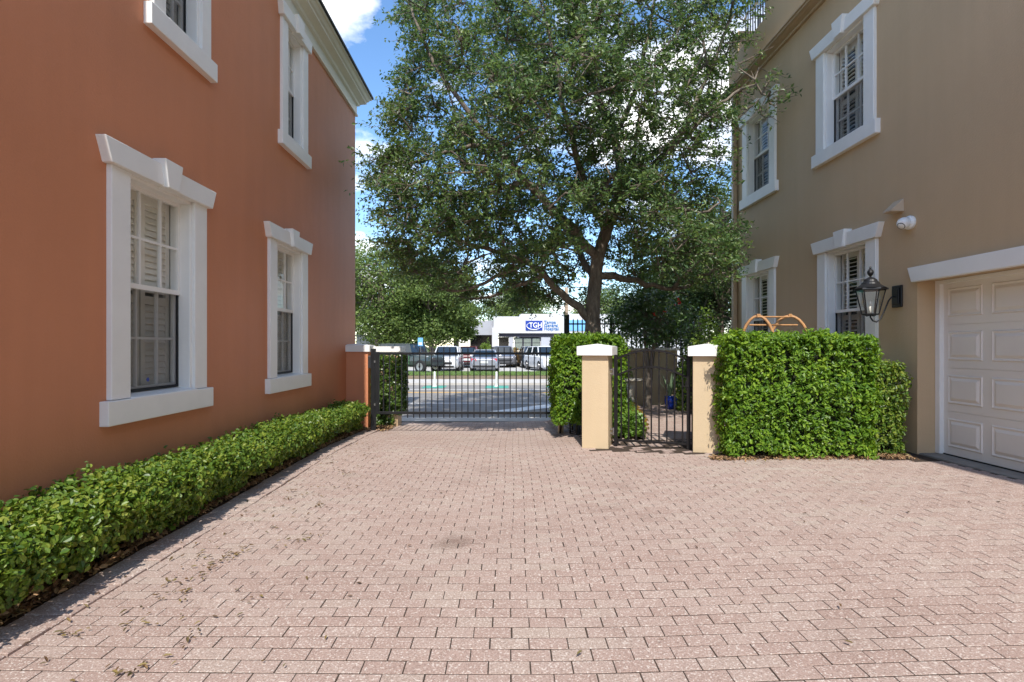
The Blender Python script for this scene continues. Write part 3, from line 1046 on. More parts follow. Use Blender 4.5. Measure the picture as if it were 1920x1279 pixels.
b.build('pane', M_BULBGLASS, wl_, recalc=False)
b = MB()
b.prism(hexp(0.2, 2.29), hexp(0.195, 2.31))
b.lathe([(0.185, 2.311), (0.15, 2.335), (0.11, 2.365), (0.10, 2.385), (0.085, 2.40), (0.075, 2.425), (0.05, 2.445), (0.02, 2.46)], (lx, ly, 0), 22)
b.lathe([(0.012, 2.455), (0.012, 2.475), (0.03, 2.495), (0.04, 2.52), (0.034, 2.545), (0.012, 2.57), (0.014, 2.585), (0.004, 2.61)], (lx, ly, 0), 14)
b.build('roof', M_BLACK, wl_, smooth=False)
b = MB()
b.lathe([(0.02, 1.972), (0.02, 2.07), (0.014, 2.075), (0.02, 2.10), (0.017, 2.13), (0.005, 2.16)], (lx, ly, 0), 12)
b.build('bulb', M_BULB, wl_, smooth=True)


# ------------------------------------------------------------------ pillars and gates
def pillar(name, label, cat, loc, rz, w, dp, z0, zc, body, capm, over=0.065, group=None, face=True):
    t = thing(name, label, cat, loc, rz, group, local=True)
    b = MB()
    b.box(0, w, 0, dp, z0 - 0.15, zc)
    b.build('shaft', body, t, bevel=0.008)
    b = MB()
    o = over
    b.box(-o, w + o, -o, dp + o, zc + 0.001, zc + 0.135)
    i = b.add([(-o, -o, zc + .135), (w + o, -o, zc + .135), (w + o, dp + o, zc + .135), (-o, dp + o, zc + .135), (w / 2, dp / 2, zc + 0.175)])
    b.f += [(i, i + 1, i + 4), (i + 1, i + 2, i + 4), (i + 2, i + 3, i + 4), (i + 3, i, i + 4)]
    b.build('cap', capm, t, bevel=0.007)
    return t


TH = R(-20)
g0 = 'white capped pillars of the small garden gate'
pillar('gate_pillar', 'peach stucco pillar with white cap left of the arched garden gate', 'pillar', (1.14, 7.84, 0), TH, 0.39, 0.41, 0.0, 1.41, M_PEACH, M_CAP, group=g0)
pillar('gate_pillar', 'peach stucco pillar with white cap between the garden gate and the tall hedge', 'pillar', (2.599, 7.31, 0), TH, 0.39, 0.41, 0.0, 1.41, M_PEACH, M_CAP, group=g0)
pillar('boundary_pillar', 'orange stucco pillar with white cap at the corner of the orange house', 'pillar', (-3.42, 10.96, 0), 0, 0.575, 0.38, -0.2, 1.43, M_ORANGE, M_CAP, over=0.045)

# small arched gate: local x runs along the gate from the hinge side
ped = thing('garden_gate', 'black iron garden gate with an arched double top rail', 'gate', (1.507, 7.707, 0), TH, local=True)
GW = 1.162
gy = 0.2


def arch(x, z0, h):
    t = (x - GW / 2) / (GW / 2 - 0.1)
    return z0 + h * (1 - t * t)


b = MB()
b.box(0.055, 0.105, gy - .025, gy + .025, 0.07, 1.42)
b.build('stile', M_IRON, ped, bevel=0.003)
b = MB()
b.box(GW - 0.085, GW - 0.03, gy - .0275, gy + .0275, 0.03, 1.42)
b.build('stile', M_IRON, ped, bevel=0.003)
b = MB()
b.box(0.105, GW - .085, gy - .018, gy + .018, 0.138, 0.168)
b.build('bottom_rail', M_IRON, ped, bevel=0.002)
for z0, h in ((1.345, 0.13), (1.10, 0.13)):
    b = MB()
    xs = np.linspace(0.105, GW - 0.085, 15)
    for a, c in zip(xs[:-1], xs[1:]):
        za, zc = arch(a, z0, h), arch(c, z0, h)
        b.prism([(a, gy - .02, za), (a, gy + .02, za), (a, gy + .02, za + .03), (a, gy - .02, za + .03)],
                [(c, gy - .02, zc), (c, gy + .02, zc), (c, gy + .02, zc + .03), (c, gy - .02, zc + .03)])
    b.build('arched_rail', M_IRON, ped)
for k in range(9):
    x = 0.105 + (k + 0.5) * (GW - 0.19) / 9
    b = MB()
    b.box(x - .0105, x + .0105, gy - .0105, gy + .0105, 0.16, arch(x, 1.345, 0.13) + 0.004)
    b.build('bar', M_IRON, ped)
for z in (1.17, 0.28):
    b = MB()
    b.box(-0.005, 0.055, gy - .012, gy + .012, z - .04, z - .02)
    b.box(-0.005, 0.055, gy - .012, gy + .012, z + .02, z + .04)
    b.lathe([(0.014, z - .055), (0.014, z + .055)], (0.045, gy - .02, 0), 10)
    b.build('hinge', M_STEEL, ped)
b = MB()
b.box(GW - 0.14, GW - 0.03, gy - .04, gy - .0285, 0.97, 0.985)
b.box(GW - 0.10, GW - 0.0855, gy - .03, gy + .03, 0.93, 1.05)
b.build('latch', M_IRON, ped, bevel=0.003)
b = MB()
b.box(GW - 0.02, GW + 0.005, gy - .02, gy + .02, 0.03, 1.42)
b.build('strike_post', M_IRON, ped)

# big driveway gate
GD = 10.2
mg = thing('driveway_gate', 'wide black metal driveway gate of thin upright bars', 'gate', (-0.75, GD, -0.1))
gx0, gx1 = -2.50, 1.02
zr0, zr1 = 0.25, 1.41
b = MB()
b.box(gx0, gx0 + 0.07, GD - .025, GD + .025, 0.24, 1.44)
b.build('stile', M_BLACK, mg, bevel=0.003)
b = MB()
b.box(gx1 - .07, gx1, GD - .025, GD + .025, 0.17, 1.44)
b.build('stile', M_BLACK, mg, bevel=0.003)
for za, zc in ((1.385, 1.43), (0.235, 0.285)):
    b = MB()
    b.box(gx0 + .07, gx1 - .07, GD - .02, GD + .02, za, zc)
    b.build('rail', M_BLACK, mg, bevel=0.003)
npk = 29
for k in range(npk):
    x = gx0 + 0.07 + (k + 0.7) * (gx1 - gx0 - 0.14) / npk
    b = MB()
    zt = 1.53 if k > 5 else 1.384
    b.box(x - .0095, x + .0095, GD - .0095, GD + .0095, 0.165 if k > 3 else 0.24, zt - 0.02)
    b.prism([(x - .0095, GD - .0095, zt - .02), (x + .0095, GD - .0095, zt - .02), (x + .0095, GD + .0095, zt - .02), (x - .0095, GD + .0095, zt - .02)],
            [(x - .003, GD - .003, zt), (x + .003, GD - .003, zt), (x + .003, GD + .003, zt), (x - .003, GD + .003, zt)])
    b.build('picket', M_BLACK, mg)
b = MB()
b.box(gx0 - 0.10, gx0 - 0.015, GD + .02, GD + .11, -0.2, 1.5)
b.build('hinge_post', M_BLACK, mg, bevel=0.004)
for z in (0.42, 1.25):
    b = MB()
    b.box(gx0 - 0.03, gx0 + 0.02, GD - .012, GD + .04, z - .02, z + .02)
    b.build('hinge', M_STEEL, mg)
b = MB()
b.box(gx0 - 0.16, gx0 - 0.10, GD + .03, GD + .15, 1.12, 1.36)
b.build('gate_operator', M_TRIMBLACK, mg, bevel=0.01)


# ------------------------------------------------------------------ hedges
def hedge_leaves(n, x0, x1, y0, y1, zf0, zf1, depth=0.13, amp=0.03, seed=1, faces='fblrt', weights=None, up=0.55):
    """points through the outer shell of a clipped box hedge, with outward directions"""
    lx_, ly_ = x1 - x0, y1 - y0
    h = 1.0
    area = {'f': lx_ * h, 'b': lx_ * h, 'l': ly_ * h, 'r': ly_ * h, 't': lx_ * ly_ * 1.25}
    fs = [f for f in faces]
    w = np.array([area[f] * (weights or {}).get(f, 1) for f in fs])
    cnt = (w / w.sum() * n).astype(int)
    spray = 6
    cnt = np.maximum(cnt // spray, 1)
    P, Nn = [], []
    for f, c in zip(fs, cnt):
        a, bb = rng.uniform(0, 1, c), rng.uniform(0, 1, c)
        dp = np.abs(rng.normal(0, depth * 0.55, c)) - 0.012
        if f in 'fb':
            x = x0 + a * lx_
            y = (y0 + dp) if f == 'f' else (y1 - dp)
            t = bb
            nr = np.tile([0, -1.0 if f == 'f' else 1.0, up], (c, 1))
        elif f in 'lr':
            y = y0 + a * ly_
            x = (x0 + dp) if f == 'l' else (x1 - dp)
            t = bb
            nr = np.tile([-1.0 if f == 'l' else 1.0, 0, up], (c, 1))
        else:
            x = x0 + a * lx_
            y = y0 + bb * ly_
            t = None
            nr = np.tile([0, -0.15, 1.0], (c, 1))
        lo, hi = zf0(x, y), zf1(x, y)
        z = (lo + t * (hi - lo)) if t is not None else hi - dp
        p = np.stack([x, y, z], 1)
        dr = unit(unit(nr) + np.array([0, 0, 0.25]) + rng.normal(0, 0.55, (c, 3)))
        p += unit(nr) * (amp * smooth_noise(p, seed, 7.0) + amp * 0.6 * smooth_noise(p, seed + 5, 19.0))[:, None]
        t2 = np.linspace(-0.6, 1.0, spray)
        p = (p[:, None, :] + dr[:, None, :] * (t2 * depth * 0.42)[None, :, None]).reshape(-1, 3)
        p += rng.normal(0, 0.011, p.shape)
        P.append(p)
        kf = 1.3 if (f in 'lr' and up < 0.1) else 0.6
        Nn.append(np.repeat(nr * kf + dr * 0.5, spray, axis=0))
    return np.concatenate(P), np.concatenate(Nn)


# low hedge along the orange house
lh = thing('low_hedge', 'long low clipped hedge along the foot of the orange house', 'hedge', (-3.05, 5, 0))
top = lambda x, y: 0.52 - 0.012 * np.clip(y - 3, -5, 8) + 0.02 * np.sin(y * 1.9) + 0.012 * np.sin(y * 5.1 + 1)  - 2.2 * np.clip(x + 2.78, 0, 1) ** 2
bot = lambda x, y: 0.11 + 0.05 * np.sin(y * 2.3) + 0.03 * np.sin(y * 6.7) + gz(x, y)
P, Nn = hedge_leaves(80000, -3.22, -2.60, -1.5, 10.15, bot, top, 0.14, 0.036, 3, 'rltf', {'l': 0.35, 'r': 0.6, 't': 1.5, 'f': 1, }, up=0.0)
# the face leans in towards the foot
low = np.clip((0.36 - P[:, 2]) / 0.36, 0, 1)
P[:, 0] -= np.where(P[:, 0] > -2.9, low * 0.22 * np.clip((P[:, 0] + 2.9) / 0.26, 0, 1), 0)
# a few young shoots standing proud
ns_ = 500
y = rng.uniform(-1.5, 10.1, ns_)
x = rng.uniform(-3.18, -2.68, ns_)
z = top(x, y) + rng.uniform(0.01, 0.06, ns_)
P = np.concatenate([P, np.stack([x, y, z], 1)])
Nn = np.concatenate([Nn, np.tile([0.2, -.6, .6], (ns_, 1))])
leaves('foliage', P, Nn, 0.040, 0.030, M_LOWHEDGE, lh, OVAL, tilt=0.55)
b = MB()
for yy in np.arange(-1.4, 10.1, 0.16):
    for q in range(3):
        xx = random.uniform(-3.05, -2.82)
        y2 = yy + random.uniform(-.06, .06)
        b.tube([(xx, y2, g1(xx, yy) - .02), (xx + random.uniform(-.05, .05), y2 + random.uniform(-.06, .06), 0.16), (xx + random.uniform(-.12, .14), y2 + random.uniform(-.12, .12), 0.36)], [0.008, 0.006, 0.003], 5)
b.build('stems', M_TWIG, lh, recalc=False)
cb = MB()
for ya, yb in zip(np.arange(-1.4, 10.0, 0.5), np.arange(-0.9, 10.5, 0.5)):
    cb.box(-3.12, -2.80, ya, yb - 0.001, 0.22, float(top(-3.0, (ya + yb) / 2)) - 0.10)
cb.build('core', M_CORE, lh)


def box_hedge(name, label, x0, x1, y0, y1, z0, z1, n, mat, ll, lw, rz=0.0, pivot=None, faces='flrt', lower=0.06, seed=1, stems=10, topn=1200, amp=0.03):
    p0 = pivot or (x0, y0)
    t = thing(name, label, 'hedge', (p0[0], p0[1], 0), rz, local=True)
    xa, xb, ya, yb = x0 - p0[0], x1 - p0[0], y0 - p0[1], y1 - p0[1]
    tz = lambda x, y: z1 + 0.025 * np.sin(x * 4.1 + seed) + 0.015 * np.sin(x * 9 + y * 5) + 0 * y
    bz = lambda x, y: z0 + lower + 0.03 * np.sin(x * 7 + seed) + 0 * y
    P, Nn = hedge_leaves(n, xa, xb, ya, yb, bz, tz, 0.13, amp, seed, faces)
    if topn:
        x = rng.uniform(xa, xb, topn)
        y = rng.uniform(ya, yb, topn)
        z = tz(x, y) + np.abs(rng.normal(0, 0.035, topn))
        P = np.concatenate([P, np.stack([x, y, z], 1)])
        Nn = np.concatenate([Nn, np.tile([0., -.7, .4], (topn, 1))])
    leaves('foliage', P, Nn, ll, lw, mat, t, OVAL, tilt=0.5)
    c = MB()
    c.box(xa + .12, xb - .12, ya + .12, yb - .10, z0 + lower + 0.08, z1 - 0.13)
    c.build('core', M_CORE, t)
    s_ = MB()
    for k in range(stems):
        x = random.uniform(xa + .1, xb - .1)
        y = random.uniform(ya + .12, yb - .1)
        s_.tube([(x, y, z0 - .05), (x + random.uniform(-.04, .04), y, z0 + .2), (x + random.uniform(-.1, .1), y + random.uniform(-.1, .1), z0 + .6)], [.016, .013, .008], 6)
    s_.build('stems', M_TWIG, t, recalc=False)
    return t


# tall hedge in front of the tan house, turned a little so it follows the bed
a = math.atan2(6.47 - 6.78, 4.45 - 2.86)
Lh = math.hypot(4.45 - 2.86, 6.47 - 6.78)
box_hedge('tall_hedge', 'tall bright green clipped hedge in front of the tan house', 2.86, 2.86 + Lh + 0.10, 6.78, 7.62, 0.10, 1.63, 34000, M_HEDGE, 0.052, 0.027, rz=a, pivot=(2.86, 6.78), seed=11, stems=16, topn=1700, amp=0.06)
box_hedge('clipped_hedge', 'lower darker hedge between the tall hedge and the garage corner', 4.56, 5.02, 6.60, 7.3, 0.18, 1.31, 10000, M_LOWHEDGE, 0.045, 0.024, seed=21, stems=6, topn=250)
box_hedge('clipped_hedge', 'square clipped hedge between the driveway gate and the left gate pillar', 0.86, 2.02, 8.95, 9.95, -0.05, 1.66, 22000, M_HEDGE, 0.056, 0.030, seed=31, stems=12, lower=0.26, topn=1500, amp=0.04)

# gate pier under climbing fig
fp = thing('ivy_pier', 'gate pier wrapped in climbing fig with a white cap behind the driveway gate', 'pillar', (-2.55, 11.4, -0.15))
b = MB()
b.box(-2.80, -2.30, 11.3, 11.75, -0.3, 1.42)
b.build('shaft', M_TAN, fp, bevel=0.008)
b = MB()
b.box(-2.86, -2.22, 11.24, 11.81, 1.421, 1.54)
b.build('cap', M_CAP, fp, bevel=0.007)
P, Nn = hedge_leaves(11000, -2.88, -2.22, 11.18, 11.8, lambda x, y: -0.1 + 0 * x, lambda x, y: 1.36 + 0 * x, 0.08, 0.03, 41, 'flr')
keep = ~((P[:, 0] > -2.36) & (P[:, 2] < 0.08))
leaves('climbing_fig', P[keep], Nn[keep], 0.06, 0.042, M_FIG, fp, OVAL, tilt=0.5)
# pier half hidden by the square hedge
gp = thing('gate_pier', 'low stub of a tan gate pier at the foot of the square hedge', 'pillar', (1.02, 9.85, 0))
b = MB()
b.box(0.985, 1.08, 9.72, 9.86, -0.25, 1.0)
b.build('shaft', M_TAN, gp, bevel=0.01)


# ------------------------------------------------------------------ trees
def nearest_on_limbs(limbs, c):
    best, bd = None, 1e9
    for pts in limbs:
        for p in pts:
            # limbs grow outwards: prefer attachment points below the clump
            d = (p - c).length + max(0, p.z - c.z) * 0.8
            if d < bd:
                bd, best = d, p
    return best


def resample(pts, step=0.35):
    out = [pts[0]]
    for a, b in zip(pts[:-1], pts[1:]):
        k = max(1, int((b - a).length / step))
        for i in range(1, k + 1):
            out.append(a.lerp(b, i / k))
    return out


def curve(pts, sub=4):
    """Catmull-Rom through points"""
    P = [pts[0]] + list(pts) + [pts[-1]]
    out = []
    for i in range(1, len(P) - 2):
        for k in range(sub):
            t = k / sub
            p0, p1, p2, p3 = P[i - 1], P[i], P[i + 1], P[i + 2]
            out.append(0.5 * ((2 * p1) + (p2 - p0) * t + (2 * p0 - 5 * p1 + 4 * p2 - p3) * t * t + (3 * p1 - p0 - 3 * p2 + p3) * t ** 3))
    out.append(P[-2])
    return out


oak = thing('courtyard_oak', 'tall leafy oak rising behind the square hedge and pillars', 'tree', (1.72, 10.4, 0.05))
D0 = 10.4


def L3(*pts):
    return [W(px, py, d) for px, py, d in pts]


trunk = curve([Vector((1.70, 10.4, -0.05))] + L3((1111, 700, D0), (1112, 628, D0), (1111, 585, D0), (1116, 530, D0), (1121, 485, 10.35), (1138, 430, 10.3), (1156, 380, 10.3),
              (1164, 325, 10.3), (1150, 255, 10.35), (1120, 180, 10.4), (1098, 90, 10.5), (1080, 20, 10.5), (1072, -60, 10.5), (1060, -160, 10.5)), 4)
limb_specs = [
    (L3((1110, 600, D0), (1085, 578, 10.35), (1052, 552, 10.2), (1020, 515, 10.0), (985, 492, 9.8), (930, 472, 9.6), (862, 450, 9.5), (780, 425, 9.4), (715, 400, 9.4)), 0.092),
    (L3((1118, 520, D0), (1165, 520, 10.6), (1210, 533, 10.8), (1262, 540, 11.0), (1325, 525, 11.2), (1385, 500, 11.4)), 0.085),
    (L3((1121, 485, 10.35), (1085, 440, 10.0), (1045, 400, 9.6), (990, 340, 9.2), (930, 270, 8.9), (860, 190, 8.8), (800, 90, 8.8), (770, 10, 8.9)), 0.10),
    (L3((1156, 380, 10.3), (1205, 335, 10.0), (1255, 280, 9.8), (1300, 200, 9.7), (1340, 110, 9.7), (1370, 30, 9.8)), 0.085),
    (L3((1164, 325, 10.3), (1210, 300, 10.8), (1270, 260, 11.3), (1320, 220, 11.7), (1350, 180, 12.0)), 0.07),
    (L3((1138, 430, 10.3), (1105, 370, 9.6), (1080, 300, 8.9), (1060, 220, 8.4), (1040, 120, 8.2), (1020, 20, 8.3)), 0.085),
    (L3((1150, 255, 10.35), (1190, 180, 10.1), (1210, 90, 9.9), (1225, 20, 9.9), (1240, -80, 9.9)), 0.06),
    (L3((1116, 530, D0), (1085, 470, 11.2), (1040, 400, 12.0), (985, 330, 12.6), (920, 280, 13.0)), 0.08),
    (L3((1156, 380, 10.3), (1180, 320, 11.3), (1200, 230, 12.2), (1205, 140, 12.8)), 0.07),
    (L3((1255, 280, 9.8), (1310, 235, 9.6), (1360, 185, 9.5), (1400, 158, 9.5), (1440, 180, 9.45)), 0.045),
    (L3((985, 492, 9.8), (930, 520, 9.9), (870, 545, 10.0), (820, 540, 10.0)), 0.05),
    (L3((1020, 515, 10.0), (960, 540, 10.5), (900, 560, 11.0), (850, 555, 11.4)), 0.05),
    (L3((930, 270, 8.9), (860, 280, 9.1), (790, 300, 9.3), (720, 310, 9.4)), 0.045),
    (L3((990, 340, 9.2), (900, 360, 9.3), (820, 370, 9.4), (740, 360, 9.5)), 0.045),
    (L3((1262, 540, 11.0), (1310, 490, 10.6), (1345, 440, 10.3)), 0.045),
    (L3((1205, 335, 10.0), (1260, 370, 9.7), (1310, 400, 9.6), (1350, 380, 9.6)), 0.045),
]
tb = MB()
rad = np.interp(np.linspace(0, 1, len(trunk)), [0, .06, .25, .45, .6, .8, 1], [0.25, 0.18, 0.135, 0.112, 0.09, 0.05, 0.02])
rad = [r * (1 + 0.05 * math.sin(i * 1.7)) for i, r in enumerate(rad)]
tb.tube(trunk, rad, 14)
limbs = [trunk[len(trunk) // 3:]]
for pts, r0 in limb_specs:
    c = curve(pts, 3)
    c = [p + Vector((random.gauss(0, .02), random.gauss(0, .02), random.gauss(0, .02))) if 0 < i < len(c) - 1 else p for i, p in enumerate(c)]
    tb.tube(c, list(np.interp(np.linspace(0, 1, len(c)), [0, .3, 1], [r0, r0 * 0.72, 0.016])), 9)
    limbs.append(resample(c, 0.3))
tb.build('trunk', M_BARK, oak, smooth=True, recalc=False)
limbs[0] = resample(limbs[0], 0.3)

xl_y = ([-300, -150, 0, 60, 100, 160, 230, 320, 400, 480, 520, 555, 590], [930, 820, 752, 745, 770, 745, 712, 690, 705, 705, 745, 800, 870])
xr_y = ([-300, -150, 0, 60, 150, 250, 340, 400, 480, 560], [1180, 1320, 1410, 1400, 1375, 1365, 1352, 1372, 1385, 1385])
yl_x = ([690, 745, 800, 850, 930, 980, 1000, 1060, 1075, 1100, 1140, 1165, 1220, 1300, 1385], [480, 528, 562, 588, 590, 560, 505, 515, 470, 440, 455, 485, 540, 560, 560])
cl = []
tries = 0
while len(cl) < 940 and tries < 40000:
    tries += 1
    py = random.uniform(-110, 590)
    px = random.uniform(680, 1440)
    a, b2 = np.interp(py, *xl_y), np.interp(py, *xr_y)
    if not (a + 10 < px < b2 - 10):
        continue
    mid, half = (a + b2) / 2, (b2 - a) / 2
    q = 1 - abs((px - mid) / half) ** 2.2
    qz = 1 - np.clip((140 - py) / 420, 0, 1) ** 2
    t = 3.1 * math.sqrt(max(q, 0.05)) * math.sqrt(max(qz, 0.1))
    d = D0 - 0.1 + random.uniform(-1, 1) * t
    lowlim = np.interp(px, *yl_x)
    if d > 11.0 and 950 < px < 1170:
        lowlim += 55
    # the foot of the crown is higher towards the viewer, so the trunk shows
    if py > lowlim - 18 - (0 if d > 10.6 else 12):
        continue
    c = W(px, py, d)
    if c.y + c.z / 1.19 < 11.0:
        continue
    # natural pockets of air
    h = math.sin(c.x * 2.3 + 1.1) * math.sin(c.y * 1.9 + .4) * math.sin(c.z * 2.1 + 2)
    if h > 0.40 and random.random() < 0.85:
        continue
    # thinner towards the top right, as in real light-hungry crowns
    if py < 330 and px > 1150 and random.random() < 0.25:
        continue
    if py < 150 and random.random() < 0.22:
        continue
    cl.append(c)
for px, py, d in ((1395, 40, 9.7), (1410, 20, 9.7), (1425, 10, 9.6), (1405, 75, 9.6), (1415, 150, 9.5), (1398, 175, 9.5), (1400, 205, 9.5), (1432, 165, 9.45), (1450, 175, 9.4),
                  (1440, 190, 9.4), (1425, 205, 9.4), (1465, 185, 9.35), (1380, 225, 9.6), (1385, 120, 9.6), (1425, 100, 9.5), (1440, 135, 9.45), (1440, 215, 9.4)):
    cl.append(W(px, py, d))
for k in range(34):
    cl.insert(0, W(random.uniform(950, 1105), random.uniform(460, 570), random.uniform(10.9, 12.8)))
for k in range(10):
    cl.insert(0, W(random.uniform(1140, 1230), random.uniform(455, 520), random.uniform(10.9, 12.4)))
for k in range(34):
    cl.insert(0, W(random.uniform(1070, 1215), random.uniform(120, 440), random.uniform(8.2, 9.7)))
for k in range(9):
    cl.insert(0, W(random.uniform(1000, 1085), random.uniform(400, 510), random.uniform(8.6, 9.5)))
tw = MB()
LP, LN = [], []
ntail = 17
order = sorted(range(len(cl)), key=lambda i: (cl[i] - nearest_on_limbs(limbs, cl[i])).length)
grown = []
limbs.append(grown)
for ci in order:
    c = cl[ci]
    base = nearest_on_limbs(limbs, c)
    tail = ci >= len(cl) - ntail
    grown.append(c)
    m = base.lerp(c, 0.5) + Vector((random.gauss(0, .12), random.gauss(0, .12), random.gauss(0.05, .1)))
    tip = c + (c - base).normalized() * 0.25
    tw.tube([base, m, c, tip], [0.02, 0.014, 0.008, 0.003], 5, cap=False)
    # sprays: short side shoots leafed along their length
    nsp = 4 if tail else random.randint(7, 11)
    out = (c - Vector((1.6, D0, c.z - 0.6))).normalized()
    for s in range(nsp):
        dr = (Vector((random.gauss(0, 1), random.gauss(0, 1), random.gauss(0, .55))) * 0.8 + out * 0.7).normalized()
        ln = random.uniform(0.22, 0.52) * (0.6 if tail else 1)
        st = c + Vector((random.gauss(0, .10), random.gauss(0, .10), random.gauss(0, .09))) * (0.6 if tail else 1)
        en = st + dr * ln + Vector((0, 0, -0.10 * random.random()))
        tw.tube([c, st.lerp(en, .4), en], [0.006, 0.004, 0.002], 3, cap=False)
        k = int(ln * (44 if not tail else 30))
        tt = rng.uniform(0.05, 1.08, k)
        p = np.array(st)[None] + (np.array(en) - np.array(st))[None] * tt[:, None] + rng.normal(0, 0.036, (k, 3))
        LP.append(p)
        LN.append(np.tile(np.array([out.x * .4, out.y * .4 - 0.25, 1.0]), (k, 1)))
LP, LN = np.concatenate(LP), np.concatenate(LN)
print('oak leaves', len(LP))
leaves('crown', LP, LN, 0.084, 0.036, M_OAKLEAF, oak, LANCE, droop=0.25, tilt=0.7)
tw.build('twigs', M_BARK, oak, recalc=False)


def small_tree(name, label, x, y, z0, h, cw, mat, bark, n, ll, lw, crown_lo=0.3, seed=0, trunk_r=0.2, lean=(0, 0), group=None, nclump=60, cat='tree', flat_=0.55, stems=1):
    r = random.Random(seed)
    t = thing(name, label, cat, (x, y, z0), group=group)
    b = MB()
    th_ = h * crown_lo
    tops = []
    for s in range(stems):
        ox = (s - (stems - 1) / 2) * trunk_r * 1.2
        fx = x + lean[0] + ox * 4 * (1 if stems > 1 else 0)
        mid = Vector((x + ox + lean[0] * .4, y + lean[1] * .4, z0 + th_ * 0.6))
        fork = Vector((fx, y + lean[1], z0 + th_ + h * 0.12))
        top_ = Vector((fx + lean[0] * 0.4, y + lean[1] * 1.3, z0 + h * 0.86))
        b.tube(curve([Vector((x + ox * .5, y, z0 - .15)), mid, fork, top_], 4), list(np.interp(np.linspace(0, 1, 13), [0, .1, .6, 1], [trunk_r * 1.25, trunk_r, trunk_r * .7, trunk_r * .15])), 9)
        tops.append((fork, top_))
    LP, LN = [], []
    cx, cy, cz = x + lean[0], y + lean[1], z0 + h * (1 + crown_lo) / 2
    hz = h * (1 - crown_lo) / 2
    per = max(6, n // nclump)
    for k in range(nclump):
        while True:
            u = Vector((r.uniform(-1, 1), r.uniform(-1, 1), r.uniform(-1, 1)))
            if 0.35 < u.length < 1:
                break
        c = Vector((cx + u.x * cw, cy + u.y * cw, cz + u.z * hz))
        f, tp = tops[k % stems]
        st = f.lerp(tp, r.random())
        b.tube([st, st.lerp(c, .5) + Vector((r.gauss(0, .1), r.gauss(0, .1), .1)) * cw * .2, c], [trunk_r * .3, trunk_r * .18, trunk_r * .05], 5, cap=False)
        sg = cw * r.uniform(0.13, 0.24)
        p = rng.normal(0, 1, (per, 3)) * np.array([sg, sg, sg * flat_]) + np.array(c)
        LP.append(p)
        LN.append(np.tile([u.x * .5, u.y * .5 - .15, 1.0], (per, 1)))
    b.build('trunk', bark, t, smooth=True, recalc=False)
    leaves('crown', np.concatenate(LP), np.concatenate(LN), ll, lw, mat, t, LANCE, droop=0.3, tilt=0.65)
    return t


gt = 'oaks beyond the road'
# (label, x, y, height, crown half width, seed, lean)
for lab, x, y, h, cw, sd, cl_, lean, mt in (
    ('pale green oak right beside the wall of the orange house, beyond the road', -11.0, 44, 10.2, 4.4, 3, 0.14, (0.4, 0), M_FARLEAF),
    ('oak with a leaning pale trunk behind the white car', -5.7, 43, 8.8, 3.1, 5, 0.22, (-0.5, 0), M_FARLEAF),
    ('spreading oak in front of the dark end of the clinic', -4.4, 47, 8.0, 1.8, 6, 0.28, (0.1, 0), M_FARLEAF),
    ('rounded bright tree behind the clinic roof', 1.8, 66, 9.7, 4.2, 8, 0.25, (0, 0), M_FARLEAF),
    ('tall oak half hidden behind the pale green oak', -17.5, 50, 12.0, 5.5, 9, 0.2, (0, 0), M_FARLEAF),
    ('dark oak behind the leaning pale trunk', -9.0, 54, 10.5, 4.4, 10, 0.12, (0, 0), M_DARKLEAF),
    ('bushy tree above the clinic to the right of the utility pole', 12.5, 66, 8.6, 4.0, 14, 0.25, (0, 0), M_FARLEAF),
):
    small_tree('oak_tree', lab, x, y, -0.13, h, cw, mt, M_BARK2, 26000, 0.24, 0.13, cl_, sd, 0.3, lean, gt, 80)
g2 = 'trees between the clinic and the tan house'
for lab, x, y, h, cw, sd, cl_, mt in (
    ('dark tree standing next to the corner of the tan house', 7.2, 17.6, 7.4, 2.6, 21, 0.22, M_DARKLEAF),
    ('dark round tree behind the garden wall and flowering shrub tree', 5.9, 19.2, 5.6, 2.0, 22, 0.25, M_DARKLEAF),
    ('tall tree glimpsed through the crown of the courtyard oak', 10.5, 26, 9.0, 3.6, 24, 0.25, M_DARKLEAF),
):
    small_tree('shade_tree', lab, x, y, -0.2, h, cw, mt, M_BARK, 24000, 0.115, 0.055, cl_, sd, 0.16, (0, 0), g2, 90)

# small flowering tree in the garden
ft = small_tree('flowering_shrub_tree', 'small dark glossy tree with a few red flowers behind the garden gate', 3.30, 12.15, 0.1, 2.75, 0.86, M_MYRTLE, M_BARK, 3800, 0.11, 0.05, 0.56, 31, 0.06, (0.05, 0), None, 46, stems=2)
fl = []
for px, py, d in ((1226, 590, 11.5), (1243, 582, 11.5), (1273, 566, 11.6)):
    c = np.array(W(px, py, d))
    fl.append(c + rng.normal(0, 0.03, (9, 3)))
fl = np.concatenate(fl)
leaves('flowers', fl, np.tile([0, -1, .3], (len(fl), 1)), 0.06, 0.04, M_FLOWER, ft, OVAL)


def bush(name, label, c, r, h, n, mat, ll, lw, seed=0, group=None):
    t = thing(name, label, 'shrub', (c[0], c[1], c[2]), group=group)
    rr = np.random.default_rng(seed)
    u = unit(rr.normal(0, 1, (n, 3))) * rr.uniform(0.45, 1.0, (n, 1)) ** 0.5
    u[:, 2] = np.abs(u[:, 2])
    P = u * np.array([r, r, h]) * (1 + 0.22 * smooth_noise(u, seed, 5.0))[:, None] + np.array(c)
    leaves('foliage', P, u + np.array([0, -.2, .5]), ll, lw, mat, t, LANCE, tilt=0.6)
    b = MB()
    for k in range(7):
        a = k * 0.9
        b.tube([(c[0], c[1], c[2] - .05), (c[0] + r * .3 * math.cos(a), c[1] + r * .3 * math.sin(a), c[2] + h * .4), (c[0] + r * .6 * math.cos(a), c[1] + r * .6 * math.sin(a), c[2] + h * .75)], [.02, .013, .005], 5)
    b.build('stems', M_TWIG, t, recalc=False)
    return t


